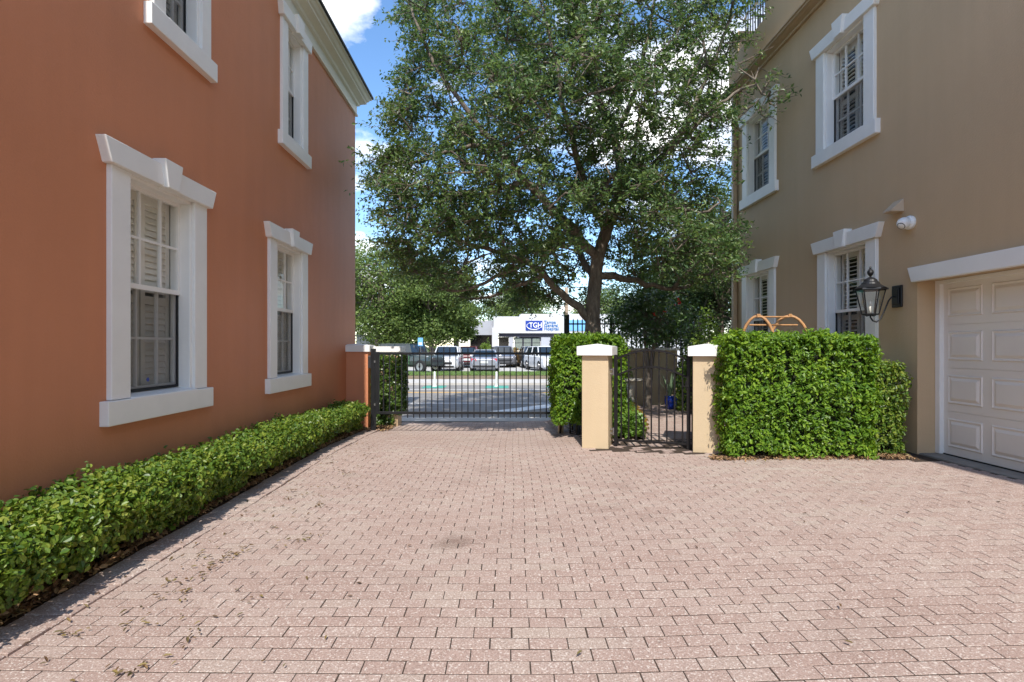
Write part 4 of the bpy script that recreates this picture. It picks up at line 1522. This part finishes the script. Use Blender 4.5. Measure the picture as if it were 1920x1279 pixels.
gb_ = 'shrubs along the garden fence'
bush('garden_shrub', 'dark leafy shrub beside the right end of the low garden wall', (4.62, 13.0, 0.1), 0.42, 1.75, 2200, M_DARKLEAF, 0.09, 0.045, 6, gb_)
bush('garden_shrub', 'bright lime shrub rising above the fence next to the tan house corner', (4.95, 12.9, 0.1), 0.55, 2.55, 2600, M_LIME, 0.10, 0.045, 1, gb_)
bush('garden_shrub', 'yellow green leafy shrub above the right gate pillar', (4.25, 11.9, 0.1), 0.42, 1.75, 1800, M_LIME, 0.11, 0.055, 2, gb_)
bush('garden_shrub', 'dark glossy shrub beside the tall hedge under the downspout', (4.75, 10.9, 0.1), 0.40, 1.55, 1500, M_MYRTLE, 0.10, 0.045, 3, gb_)
bush('garden_shrub', 'thin green shrub rooted left of the flowering tree at the fence', (2.75, 12.75, 0.1), 0.35, 1.75, 900, M_LIME, 0.09, 0.04, 4, gb_)
# ground cover in the garden bed
n = 5200
yy = rng.uniform(8.2, 11.9, n)
xx = 1.6 + rng.uniform(0, 1, n) * (0.42 + 0.17 * (yy - 7.2))
zz = 0.11 + rng.uniform(0.02, 0.3, n)
leaves('ground_cover', np.stack([xx, yy, zz], 1), np.tile([0, -.3, 1.0], (n, 1)), 0.075, 0.04, M_COVER, None, LANCE, tilt=0.7, kind='stuff')
n = 700
yy = rng.uniform(8.6, 11.4, n)
xx = 2.08 + 0.17 * (yy - 7.2) + rng.uniform(-0.16, 0.03, n)
leaves('rusty_ground_cover', np.stack([xx, yy, 0.11 + rng.uniform(0.02, 0.25, n)], 1), np.tile([0.3, -.3, 1.0], (n, 1)), 0.07, 0.035, M_RUSTLEAF, None, LANCE, tilt=0.7, kind='stuff')

# ------------------------------------------------------------------ garden wall, fence, table, pots
gw = thing('garden_wall', 'low tan stucco wall at the back of the garden', 'wall', (3.2, 13.2, 0))
b = MB()
b.box(1.9, 4.28, 13.1, 13.3, -0.3, 1.44)
b.build('wall', M_PEACH, gw, bevel=0.01)
b = MB()
b.box(1.86, 4.32, 13.06, 13.34, 1.441, 1.50)
b.build('coping', M_CAP, gw, bevel=0.006)
fn = thing('street_fence', 'black metal picket fence between the oak trunk and the street', 'fence', (3.2, 13.55, 0))
fy = 13.55
for k, x in enumerate((1.58, 2.72, 3.86, 5.0)):
    b = MB()
    wd = 0.065 if k == 0 else 0.035
    b.box(x - wd, x + wd, fy - .04, fy + .04, -0.3, 2.36 if k == 0 else 2.30)
    b.build('post', M_BLACK, fn, bevel=0.004)
for z in (2.10, 0.5):
    b = MB()
    b.box(1.60, 5.0, fy - .018, fy + .018, z, z + .035)
    b.build('rail', M_BLACK, fn)
x = 1.75
while x < 5.0:
    if min(abs(x - q) for q in (1.58, 2.72, 3.86, 5.0)) > 0.06:
        b = MB()
        b.box(x - .014, x + .014, fy - .014, fy + .014, 0.35, 2.22)
        b.prism([(x - .011, fy - .011, 2.22), (x + .011, fy - .011, 2.22), (x + .011, fy + .011, 2.22), (x - .011, fy + .011, 2.22)],
                [(x - .002, fy - .002, 2.26), (x + .002, fy - .002, 2.26), (x + .002, fy + .002, 2.26), (x - .002, fy + .002, 2.26)])
        b.build('picket', M_BLACK, fn)
    x += 0.115

tb_ = thing('garden_table', 'round pale stone pedestal table seen through the garden gate', 'table', (2.86, 12.0, 0.1))
b = MB()
b.lathe([(0.24, 0.76), (0.26, 0.775), (0.26, 0.80), (0.24, 0.81)], (2.86, 12.0, 0), 28)
b.build('table_top', M_STONE, tb_)
b = MB()
b.lathe([(0.15, 0.1), (0.15, 0.16), (0.09, 0.2), (0.07, 0.4), (0.09, 0.6), (0.13, 0.76)], (2.86, 12.0, 0), 20)
b.build('pedestal', M_STONE, tb_)
for k, (px, d, lab) in enumerate(((1256, 12.1, 'blue glazed pot holding a spiky agave'), (1276, 12.3, 'blue glazed pot to the right of the agave pot'))):
    c = W(px, 754, d)
    z = 0.11
    pt = thing('blue_pot', lab, 'pot', (c.x, c.y, z), group='blue glazed garden pots')
    b = MB()
    b.lathe([(0.08, 0), (0.115, .1), (0.125, .2), (0.11, .27), (0.125, .285), (0.125, .30), (0.105, .30), (0.10, .26)], (c.x, c.y, z), 22)
    b.build('pot_body', M_POT, pt, smooth=True)
    b = MB()
    b.lathe([(0.1, .255), (0.1, .262)], (c.x, c.y, z), 18)
    b.build('potting_soil', M_MULCH, pt)
    if k == 0:
        ag = thing('agave', 'spiky grey green agave growing in the blue pot', 'plant', (c.x, c.y, z + .26))
        for j in range(11):
            a_ = j * 2.4
            ln = random.uniform(.35, .62)
            sp = random.uniform(.08, .30)
            q = Vector((c.x, c.y, z + .26))
            tip = q + Vector((math.cos(a_) * sp, math.sin(a_) * sp, ln))
            md_ = q.lerp(tip, .5) + Vector((0, 0, .03))
            sd_ = Vector((-math.sin(a_), math.cos(a_), 0)) * 0.028
            b = MB()
            b.prism([q - sd_ * .6, q + sd_ * .6, q + Vector((0, 0, .012))], [md_ - sd_, md_ + sd_, md_ + Vector((math.cos(a_) * .01, math.sin(a_) * .01, .012))])
            b.prism([md_ - sd_, md_ + sd_, md_ + Vector((0, 0, .012))], [tip - sd_ * .05, tip + sd_ * .05, tip + Vector((0, 0, .002))])
            b.build('agave_blade', M_AGAVE, ag)

# dark metal chair beyond the gate
ch = thing('patio_chair', 'dark metal patio chair behind the latch side of the garden gate', 'chair', (4.05, 11.1, 0.1), R(205), local=True)
b = MB()
b.box(-.22, .22, -.22, .22, .42, .45)
b.build('seat', M_IRON, ch, bevel=0.01)
b = MB()
for k in range(6):
    x = -.19 + k * .076
    b.tube([(x, .22, .45), (x, .25, .66), (x, .27, .88)], .008, 6)
b.tube([(-.22, .27, .88), (0, .28, .91), (.22, .27, .88)], .012, 6)
b.build('backrest', M_IRON, ch)
for sx in (-1, 1):
    for sy in (-1, 1):
        b = MB()
        b.tube([(sx * .2, sy * .2, .43), (sx * .22, sy * .23, 0)], .012, 6)
        b.build('leg', M_IRON, ch)
    b = MB()
    b.tube([(sx * .22, .25, .66), (sx * .24, .0, .67), (sx * .23, -.2, .64), (sx * .21, -.2, .44)], .012, 6)
    b.build('armrest', M_IRON, ch)

# bent wood frame behind the hedge
wf = thing('wooden_arch_frame', 'curved orange wooden garden frame showing above the tall hedge', 'garden frame', (4.5, 8.8, 0.1))
for k, (px0, px1) in enumerate(((1398, 1444), (1452, 1508))):
    b = MB()
    pts = []
    for a_ in np.linspace(0, PI, 15):
        pxx = (px0 + px1) / 2 - math.cos(a_) * (px1 - px0) / 2 * 1.25
        c = W(pxx, 0, 8.8)
        pts.append((c.x, 8.8 + 0.1 * math.cos(a_), 1.40 + 0.65 * math.sin(a_)))
    b.tube(pts, 0.025, 8)
    b.build('hoop', M_WOOD, wf, smooth=True)
c0, c1 = W(1421, 0, 8.8), W(1480, 0, 8.8)
for dx, z in ((-0.02, 2.035), (0.12, 1.90), (-0.16, 1.90)):
    b = MB()
    b.tube([(c0.x + dx, 8.77, z), (c1.x + dx, 8.77, z)], 0.014, 8)
    b.build('crossbar', M_WOOD, wf)
for c in (c0, c1):
    b = MB()
    b.box(c.x - .03, c.x + .03, 8.76, 8.84, 2.03, 2.085)
    b.build('clamp_block', M_WOOD, wf, bevel=.005)
for c in (c0, c1):
    for q in (-1, 1):
        b = MB()
        xx = c.x + q * 0.28
        b.tube([(xx, 8.8 - q * .1, 0.05), (xx, 8.8 - q * .1, 1.41)], 0.025, 8)
        b.build('leg', M_WOOD, wf)

# ------------------------------------------------------------------ fallen leaves
n = 5200
x = -2.755 - np.abs(rng.normal(0, .13, n))
y = rng.uniform(-1.4, 10.6, n)
z = gz(x, y) + 0.02 + rng.uniform(0, .035, n)
k = (x > -3.28)
# one drift of dry leaves near the viewer
m_ = 420
dx = np.stack([-2.86 + rng.normal(0, .05, m_), 3.12 + rng.normal(0, .15, m_), rng.uniform(.02, .16, m_)], 1)
dx[:, 2] = 0.02 + rng.uniform(0, 1, m_) * 0.15 * np.exp(-((dx[:, 1] - 3.12) / .2) ** 2)
P = np.concatenate([np.stack([x, y, z], 1)[k], dx])
leaves('leaf_litter', P, np.tile([.1, -.1, 1.], (len(P), 1)), 0.05, 0.026, M_LITTER, None, OVAL, tilt=0.55, kind='stuff')
n = 1500
t = rng.uniform(0, 1, n)
x = 2.66 + t * 2.3
y = 6.86 - 0.19 * t * 1.7 + rng.normal(-0.03, .07, n)
k = np.ones(n, bool)
P = np.stack([x, y, gz(x, y) + 0.006 + rng.uniform(0, .025, n)], 1)
x2 = np.stack([rng.uniform(-2.7, -2.3, 500), 10.7 + rng.normal(0, .25, 500), np.full(500, 0.0)], 1)
x2[:, 2] = gz(x2[:, 0], x2[:, 1]) + 0.01 + rng.uniform(0, .03, 500)
P = np.concatenate([P, x2])
leaves('leaf_litter', P, np.tile([0, -.1, 1.], (len(P), 1)), 0.05, 0.022, M_LITTER, None, OVAL, tilt=0.5, kind='stuff')
# scattered sprigs on the pavers
C0 = [(380, 1040), (415, 1055), (400, 1065), (440, 1040), (545, 935), (555, 1015), (570, 1008), (345, 1120), (355, 1110), (300, 1128), (420, 1048), (460, 1030), (640, 885), (655, 890),
      (620, 870), (600, 950), (520, 985), (535, 925), (130, 1195), (260, 1175), (350, 1215), (245, 1255), (325, 1092), (380, 1080), (465, 1130), (590, 1010), (1770, 865), (225, 1262)]
PP = []
for px, py in C0:
    d = CH * F / (py - CY)
    xx, yy = (px - CX) / F * d, d
    k = random.randint(3, 9)
    a_ = random.uniform(0, PI)
    s = rng.normal(0, 1, k) * 0.055
    q = np.stack([xx + s * math.cos(a_) + rng.normal(0, .018, k), yy + s * math.sin(a_) + rng.normal(0, .018, k), np.zeros(k)], 1)
    PP.append(q)
k = 260
q = np.stack([rng.uniform(-2.55, -0.9, k), rng.uniform(1.9, 8.5, k), np.zeros(k)], 1)
PP.append(q[rng.uniform(0, 1, k) < (0.2 + 0.8 * (q[:, 0] < -1.5))])
k = 40
PP.append(np.stack([rng.uniform(-1, 4.5, k), rng.uniform(2, 8, k), np.zeros(k)], 1))
PP = np.concatenate(PP)
PP[:, 2] = gz(PP[:, 0], PP[:, 1]) + 0.016 + rng.uniform(0, .006, len(PP))
leaves('scattered_leaves', PP, np.tile([0, 0, 1.], (len(PP), 1)), 0.036, 0.014, M_LITTER2, None, OVAL, tilt=0.28, kind='stuff')

# ------------------------------------------------------------------ across the road: delineator posts
for k, (px, lab) in enumerate(((815, 'white lane post in front of the white car'), (931, 'white lane post in front of the silver sedan'))):
    c = W(px, 725, 22.8)
    t = thing('lane_post', lab, 'post', (c.x, 22.8, -0.2), group='white lane posts')
    b = MB()
    b.lathe([(0.10, -0.2), (0.10, -0.165), (0.045, -0.15), (0.042, 0.42), (0.03, 0.45)], (c.x, 22.8, 0), 14)
    b.build('tube', M_CAP, t)
    b = MB()
    b.lathe([(0.044, 0.26), (0.044, 0.34)], (c.x, 22.8, 0), 14)
    b.build('reflective_band', M_LETTERWHITE, t)

# ------------------------------------------------------------------ clinic
cy_ = 52.0
cl_ = thing('clinic_building', 'low white flat roofed clinic with dark windows across the road', 'clinic', (3, 55, -0.13))
K = cy_ / F
X = lambda px: (px - CX) * K
Z = lambda py: CH - (py - CY) * K
b = MB()
b.box(X(975), X(1330), cy_ + 1.5, cy_ + 14, -0.2, Z(587))
b.box(X(1010), X(1330), cy_ + 0.6, cy_ + 1.5, -0.2, Z(632))
b.build('wall', M_BWHITE, cl_, bevel=0.02)
b = MB()
b.box(X(925), X(1058), cy_, cy_ + 1.49, Z(625), Z(593.5))
b.box(X(1058), X(1330), cy_ + .3, cy_ + 1.49, Z(625), Z(590))
b.build('fascia', M_BWHITE, cl_, bevel=0.02)
b = MB()
b.box(X(922.5), X(934), cy_ - .2, cy_ + 0.9, -0.15, Z(614.5))
b.build('column', M_BWHITE, cl_, bevel=0.02)
b = MB()
b.box(X(880), X(924), cy_ + .4, cy_ + 6, Z(628), Z(601))
b.build('canopy_roof', M_BGREY, cl_)
b = MB()
b.box(X(935), X(1037), cy_ + 0.25, cy_ + 0.6, Z(631.5), Z(625.5))
b.build('soffit_band', M_BDARK, cl_)
b = MB()
b.box(X(880), X(922), cy_ + 1.2, cy_ + 6, -0.15, Z(628.2))
b.box(X(935), X(954), cy_ + 0.7, cy_ + 6, -0.15, Z(632))
b.build('entrance_glass', M_FARDARK, cl_)
b = MB()
b.box(X(954.5), X(962), cy_ + .3, cy_ + 1.4, -0.15, Z(632))
b.box(X(1015), X(1032), cy_ + .3, cy_ + .58, -0.15, Z(632))
b.build('grey_panel', M_BGREY, cl_)
for k in range(3):
    xa, xb = X(965 + k * 16.5), X(965 + k * 16.5 + 15.4)
    b = MB()
    b.box(xa, xb, cy_ + .45, cy_ + .5, Z(656), Z(633))
    w = b.build('window', M_BDARK, cl_)
    zm = Z(643)
    for za, zc in ((Z(655), zm - .03), (zm + .03, Z(634))):
        b = MB()
        b.box(xa + .05, xb - .05, cy_ + .43, cy_ + .449, za, zc)
        b.build('pane', M_FARGLASS, w)
b = MB()
b.box(X(963), X(1015), cy_ + .42, cy_ + 1.4, -0.15, Z(656.2))
b.build('base_wall', M_STONE, cl_)

# hospital sign
sg = thing('hospital_sign', 'blue hospital logo panel with blue lettering on the white clinic fascia', 'sign', (X(1002), cy_, Z(611)))
b = MB()
b.box(X(985.5), X(1017), cy_ - .08, cy_ - .002, Z(619.5), Z(601.5))
b.build('logo_panel', M_SIGNBLUE, sg, bevel=.01)


def text(body, x, y, z, size, mat, parent, name, sx=1.0, depth=0.015, rot=0.0, weight=0.0):
    cu = bpy.data.curves.new(name, 'FONT')
    cu.body = body
    cu.size = size
    cu.extrude = depth
    cu.offset = weight
    tmp = bpy.data.objects.new('tmp_text', cu)
    COL.objects.link(tmp)
    dg = bpy.context.evaluated_depsgraph_get()
    me = bpy.data.meshes.new_from_object(tmp.evaluated_get(dg))
    bpy.data.objects.remove(tmp)
    off = ORIG[parent.name]
    me.transform(Matrix.Translation((x - off.x, y - off.y, z - off.z)) @ Matrix.Rotation(R(90), 4, 'X') @ Matrix.Diagonal((sx, 1, 1, 1)))
    return link_mesh(name, me, mat, parent)


text('TGH', X(992.0), cy_ - .10, Z(614.2), 0.70, M_LETTERWHITE, sg, 'logo_letters', 0.88, weight=0.008)
b = MB()
arc = [(X(1001) + math.cos(t) * X(947 + 13.5), cy_ - .10, Z(611.2) + math.sin(t) * 0.36) for t in np.linspace(R(125), R(345), 22)]
b.tube(arc, [0.012 + 0.03 * math.sin(PI * i / 21) for i in range(22)], 6)
b.build('swoosh', M_LETTERWHITE, sg)
for k, s in enumerate(('Tampa', 'General', 'Hospital.')):
    text(s, X(1020), cy_ - .03, Z(607.0 + k * 6.1), 0.43, M_LETTERBLUE, sg, 'lettering', 1.0, weight=0.006)
s2 = thing('blue_wall_sign', 'pale blue sign panel on the clinic wall behind the street fence', 'sign', (X(1085), cy_ + .3, Z(611)))
b = MB()
b.box(X(1064), X(1102), cy_ + .22, cy_ + .298, Z(620), Z(600))
b.build('sign_panel', M_SIGNPALE, s2, bevel=.01)

# white building behind the trees
wbu = thing('white_shed', 'plain white building glimpsed under the pale green oak', 'building', (-12.8, 50.5, -0.13))
K2 = 50 / F
b = MB()
b.box((668 - CX) * K2, (733 - CX) * K2, 50, 58, -0.2, CH + 19 * K2)
b.build('wall', M_BWHITE, wbu)
b = MB()
b.box((666 - CX) * K2, (735 - CX) * K2, 49.8, 58.2, CH + 19 * K2, CH + 21 * K2)
b.build('roof', M_BGREY, wbu)
b = MB()
b.box((690 - CX) * K2, (700 - CX) * K2, 49.95, 49.99, 0.6, 1.8)
b.build('window', M_FARDARK, wbu)

# utility pole with wires
up = thing('utility_pole', 'weathered wooden utility pole rising above the clinic roof', 'pole', ((1062 - CX) * 40 / F, 40, -0.13))
xp = (1062 - CX) * 40 / F
b = MB()
b.lathe([(0.15, -0.2), (0.14, 3), (0.125, 6.0)], (xp, 40, 0), 14)
b.build('pole', M_POLEWOOD, up, smooth=True)
wy = thing('overhead_wire', 'thin black overhead wire crossing in front of the far oaks', 'wire', (-8, 30, 5.5))
b = MB()
for dz in (0.0,):
    pts = []
    for t in np.linspace(0, 1, 30):
        p = W(560, 494, 30).lerp(W(1560, 560, 30), t)
        p.z -= 0.9 * math.sin(PI * t) * 0.35
        pts.append(p + Vector((0, 0, dz)))
    b.tube(pts, 0.016, 5)
b.build('cable', M_BLACK, wy)

# blue parking sign
c = W(788, 690, 33.5)
ps = thing('parking_sign', 'small blue and white parking sign on a thin post under the oaks', 'sign', (c.x, 33.6, -0.13))
b = MB()
b.lathe([(0.025, -0.2), (0.025, 2.1)], (c.x, 33.6, 0), 8)
b.build('post', M_STEEL, ps)
b = MB()
b.box(c.x - .16, c.x + .16, 33.54, 33.57, 1.55, 2.08)
b.build('sign_plate', M_SIGNPALE, ps, bevel=.01)
b = MB()
b.box(c.x - .11, c.x + .11, 33.525, 33.538, 1.62, 1.78)
b.build('white_field', M_LETTERWHITE, ps)


# palm-like shrub at the clinic door
bush('sago_palm', 'small yellow green feathery shrub by the clinic column', ((912 - CX) * 46 / F, 46, -0.13), 0.75, 2.1, 1500, M_LIME, 0.35, 0.06, 9)
for k, (px, lab) in enumerate(((966, 'reddish brown planting strip shrub left of the dark blue car'), (957, 'dry yellow shrub right of the grey car'))):
    bush('dry_shrub', lab, ((px - CX) * 44 / F, 44, -0.13), 0.45, 1.5, 700, M_RUSTLEAF, 0.2, 0.07, 15 + k, 'dry shrubs at the clinic wall')


# ------------------------------------------------------------------ cars
def car_paint(name, col, metal=0.0):
    m = simple(name, col, 0.28, metal, var=0.03, vscale=1.5, spec=0.5, coat=0.7)
    m.node_tree.nodes['Principled BSDF'].inputs['Coat Roughness'].default_value = 0.06
    return m


def car(label, px, d, rz, paint, kind='suv', z=-0.13, emblem=None):
    """local frame: nose towards -y"""
    t = thing('parked_car', label, 'car', ((px - CX) / F * d, d, z), rz, 'cars parked in the clinic lot', local=True)
    suv = kind in ('suv', 'offroad')
    hw = 0.93
    H = {'suv': 1.68, 'sedan': 1.45, 'offroad': 1.85}[kind]
    belt = {'suv': 1.05, 'sedan': 0.92, 'offroad': 1.12}[kind]
    Ln = 2.3
    if kind == 'sedan':
        st = [(-2.35, .66, .35, .62), (-2.25, .82, .25, .72), (-1.9, .90, .22, .80), (-1.0, hw, .20, .92), (0, hw, .20, .92), (1.2, hw, .20, .94), (1.9, .91, .22, .98), (2.25, .85, .28, .95), (2.38, .74, .38, .82)]
        gh_ = [(-1.0, .92), (-.15, H), (1.0, H), (1.85, .97)]
    elif kind == 'suv':
        st = [(-2.3, .68, .38, .78), (-2.2, .84, .28, .92), (-1.85, .91, .25, 1.0), (-1.0, hw, .22, 1.05), (0, hw, .22, 1.05), (1.4, hw, .22, 1.07), (2.05, .92, .26, 1.07), (2.25, .87, .32, 1.0), (2.34, .76, .42, .85)]
        gh_ = [(-1.15, 1.04), (-.45, H), (1.75, H - .03), (2.15, 1.06)]
    else:
        st = [(-2.1, .80, .5, 1.0), (-2.0, .86, .42, 1.1), (-1.0, .88, .38, 1.13), (0, .9, .38, 1.13), (1.6, .9, .38, 1.13), (2.0, .88, .45, 1.12), (2.08, .84, .5, 1.08)]
        gh_ = [(-.75, 1.12), (-.5, H), (1.9, H), (2.0, 1.12)]
    b = MB()
    rings = []
    for y, w, zb, zt in st:
        c_ = min(0.14, (zt - zb) * .3)
        rings.append(b.add([(-w + .08, y, zb), (w - .08, y, zb), (w, y, zb + c_), (w + .01, y, (zb + zt) / 2), (w - .03, y, zt - c_ * .6), (w - .14, y, zt), (-w + .14, y, zt), (-w + .03, y, zt - c_ * .6), (-w - .01, y, (zb + zt) / 2), (-w, y, zb + c_)]))
    for a_, c_ in zip(rings[:-1], rings[1:]):
        for j in range(10):
            j2 = (j + 1) % 10
            b.f.append((a_ + j, a_ + j2, c_ + j2, c_ + j))
    b.f.append(tuple(rings[0] + j for j in range(10))[::-1])
    b.f.append(tuple(rings[-1] + j for j in range(10)))
    body = b.build('body', paint, t, bevel=0.03, smooth=False)
    # glasshouse
    wb_, wt_ = hw - .10, hw - (.27 if kind != 'offroad' else .16)
    (y0, z0), (y1, z1), (y2, z2), (y3, z3) = gh_
    b = MB()
    i = b.add([(-wb_, y0, z0 - .03), (wb_, y0, z0 - .03), (wb_, y3, z3 - .03), (-wb_, y3, z3 - .03), (-wt_, y1, z1 - .04), (wt_, y1, z1 - .04), (wt_, y2, z2 - .04), (-wt_, y2, z2 - .04)])
    for f in ((0, 1, 5, 4), (1, 2, 6, 5), (2, 3, 7, 6), (3, 0, 4, 7), (4, 5, 6, 7)):
        b.f.append(tuple(i + q for q in f))
    b.build('glass', M_CARGLASS, t)
    b = MB()
    A_ = [(-wt_ - .02, y1 - .04, z1 - .05), (wt_ + .02, y1 - .04, z1 - .05), (wt_ + .02, y2 + .05, z2 - .05), (-wt_ - .02, y2 + .05, z2 - .05)]
    B_ = [(-wt_ + .10, y1 + .12, z1), (wt_ - .10, y1 + .12, z1), (wt_ - .10, y2 - .1, z2), (-wt_ + .10, y2 - .1, z2)]
    b.prism(A_, B_)
    for s in (-1, 1):
        b.tube([(s * wb_, y0, z0 - .02), (s * wt_, y1, z1 - .05)], .035, 6)
        b.tube([(s * wb_, y3, z3 - .02), (s * wt_, y2, z2 - .05)], .055, 6)
        ym = (y1 + y2) / 2
        b.tube([(s * (wb_ + .005), ym - .1, belt), (s * (wt_ + .01), ym, H - .05)], .03, 6)
    b.build('roof', paint, t)
    # wheels
    rw = {'suv': .36, 'sedan': .32, 'offroad': .41}[kind]
    for sx in (-1, 1):
        for yw in (-1.42, 1.38):
            xo = sx * (hw - .10)
            b = MB()
            b.lathe([(rw * .6, -.11), (rw * .93, -.11), (rw, -.08), (rw, .08), (rw * .93, .11), (rw * .6, .11)], (xo, yw, rw), 22, 'x')
            wh = b.build('wheel', M_TYRE, t)
            b = MB()
            b.lathe([(rw * .6, -.1), (rw * .58, -.125), (rw * .2, -.115), (rw * .2, .115), (rw * .58, .125), (rw * .6, .1)], (xo, yw, rw), 18, 'x')
            b.build('rim', M_RIM, wh)
    # front
    yf = st[0][0]
    zf = st[1][3]
    for s in (-1, 1):
        b = MB()
        b.prism([(s * .52, yf - .02, zf - .16), (s * .80, yf + .10, zf - .14), (s * .84, yf + .16, zf - .03), (s * .55, yf + .03, zf - .07)],
                [(s * .52, yf + .12, zf - .16), (s * .80, yf + .25, zf - .14), (s * .84, yf + .3, zf - .03), (s * .55, yf + .17, zf - .07)])
        b.build('headlight', M_HEADLAMP, t)
        b = MB()
        zt_ = st[-2][3]
        yr = st[-1][0]
        b.prism([(s * .48, yr + .015, zt_ - .22), (s * .80, yr - .05, zt_ - .24), (s * .84, yr - .1, zt_ - .06), (s * .50, yr + .0, zt_ - .08)],
                [(s * .48, yr - .15, zt_ - .22), (s * .80, yr - .25, zt_ - .24), (s * .84, yr - .25, zt_ - .06), (s * .50, yr - .15, zt_ - .08)])
        b.build('tail_light', M_TAIL, t)
        b = MB()
        b.box(min(s * .93, s * 1.1), max(s * .93, s * 1.1), y0 + .25, y0 + .36, belt + .0, belt + .14)
        b.build('mirror', paint, t, bevel=.02)
    b = MB()
    b.box(-.5, .5, yf - .015, yf + .1, zf - .42, zf - .27)
    b.box(-.62, .62, yf - .005, yf + .1, .30 + (.15 if kind == 'offroad' else 0), .42 + (.1 if kind == 'offroad' else 0))
    b.build('grille', M_TRIMBLACK, t)
    b = MB()
    b.box(-.72, .72, st[-1][0] - .1, st[-1][0] + .02, .32, .46)
    b.build('bumper', M_TRIMBLACK, t, bevel=.02)
    b = MB()
    b.box(-.26, .26, st[-1][0] - .05, st[-1][0] + .022, .58, .74)
    b.build('licence_plate', M_PLATE, t)
    if kind == 'offroad':
        b = MB()
        b.lathe([(.15, 0), (.36, 0), (.40, .05), (.40, .18), (.36, .22), (.15, .22)], (0, 2.09, 1.0), 22, 'y')
        b.build('spare_wheel', M_TYRE, t)
        b = MB()
        for s in (-1, 1):
            b.box(min(s * .905, s * .915), max(s * .905, s * .915), -.6, .45, .55, 1.08)
        b.build('door_panel', MATS['car_green'], t)
    return t


P_WHITE = car_paint('car_white', (0.70, 0.71, 0.72))
P_RED = car_paint('car_red', (0.11, 0.01, 0.014))
P_SILVER = car_paint('car_silver', (0.36, 0.38, 0.43), 0.4)
P_GREY = car_paint('car_grey', (0.15, 0.15, 0.16), 0.3)
P_NAVY = car_paint('car_navy', (0.02, 0.04, 0.07), 0.2)
P_GREEN = car_paint('car_green', (0.05, 0.15, 0.06))
P_DKGREEN = car_paint('car_dark_green', (0.035, 0.05, 0.045))
car('dark green off road car with bright green doors parked left of the white car', 770, 33.9, R(62), P_DKGREEN, 'offroad')
car('white car facing the road between the dark green and silver cars', 840, 36.2, 0, P_WHITE, 'suv')
car('dark red car seen from behind, half hidden by the white car', 879, 42.5, R(180), P_RED, 'suv')
car('silver sedan with its red tail lights towards the road', 910, 36.0, R(180), P_SILVER, 'sedan')
car('grey car facing the road behind the silver sedan', 942, 43.0, R(6), P_GREY, 'suv')
car('dark blue car seen from behind right of the grey car', 995, 42.0, R(186), P_NAVY, 'suv')
car('white car at the edge of the square hedge', 1022, 36.5, R(14), P_WHITE, 'suv')

# ------------------------------------------------------------------ light
EL = 50.0
w = bpy.data.worlds.new('World')
S.world = w
w.use_nodes = True
nt = w.node_tree
L = nt.links.new
bg = nt.nodes['Background']
sky = N(nt, 'ShaderNodeTexSky')
sky.sky_type = 'NISHITA'
sky.sun_disc = False
sky.sun_elevation = R(EL)
sky.sun_rotation = R(180)
sky.air_density = 1.0
sky.dust_density = 0.1
sky.ozone_density = 2.6
tc = N(nt, 'ShaderNodeTexCoord')
sx = N(nt, 'ShaderNodeSeparateXYZ')
L(tc.outputs['Generated'], sx.inputs[0])
# clouds on a flat layer: direction / height
mz = N(nt, 'ShaderNodeMath', operation='MAXIMUM')
L(sx.outputs['Z'], mz.inputs[0])
mz.inputs[1].default_value = 0.03
ad = N(nt, 'ShaderNodeMath', operation='ADD')
L(mz.outputs[0], ad.inputs[0])
ad.inputs[1].default_value = 0.22
dv = N(nt, 'ShaderNodeVectorMath', operation='DIVIDE')
L(tc.outputs['Generated'], dv.inputs[0])
cb_ = N(nt, 'ShaderNodeCombineXYZ')
for q in range(3):
    L(ad.outputs[0], cb_.inputs[q])
L(cb_.outputs[0], dv.inputs[1])
mp = N(nt, 'ShaderNodeMapping')
mp.inputs['Scale'].default_value = (1.0, 1.0, 0.35)
mp.inputs['Location'].default_value = (3.4, 0.47, 0.0)
L(dv.outputs[0], mp.inputs['Vector'])
cn = N(nt, 'ShaderNodeTexNoise', Scale=2.1, Detail=9.0, Roughness=0.56)
L(mp.outputs['Vector'], cn.inputs['Vector'])
cr = ramp(nt, [(0.50, (0, 0, 0)), (0.61, (0.75, 0.75, 0.75)), (0.72, (1, 1, 1))])
L(cn.outputs['Fac'], cr.inputs['Fac'])
cs = N(nt, 'ShaderNodeTexNoise', Scale=4.0, Detail=6.0)
L(mp.outputs['Vector'], cs.inputs['Vector'])
cc2 = ramp(nt, [(0.34, (3.2, 3.2, 3.3)), (0.66, (7.0, 6.75, 6.3))])
L(cs.outputs['Fac'], cc2.inputs['Fac'])
mxs = N(nt, 'ShaderNodeMix', data_type='RGBA')
L(cr.outputs['Color'], mxs.inputs['Factor'])
hsv = N(nt, 'ShaderNodeHueSaturation', Saturation=1.12, Value=0.66)
L(sky.outputs[0], hsv.inputs['Color'])
L(hsv.outputs['Color'], mxs.inputs['A'])
L(cc2.outputs['Color'], mxs.inputs['B'])
L(mxs.outputs['Result'], bg.inputs['Color'])
bg.inputs['Strength'].default_value = 0.15

sl_ = bpy.data.lights.new('sun', 'SUN')
sl_.energy = 2.0
sl_.angle = R(0.53)
sl_.color = (1.0, 0.95, 0.87)
so = bpy.data.objects.new('sun', sl_)
COL.objects.link(so)
so.location = (0, -20, 30)
so.rotation_euler = (R(90 - EL), 0, R(-0.8))

S.view_settings.view_transform = 'Standard'
S.view_settings.look = 'None'
S.view_settings.gamma = 1
S.view_settings.exposure = 1.54
S.cycles.max_bounces = 8
S.cycles.transparent_max_bounces = 16
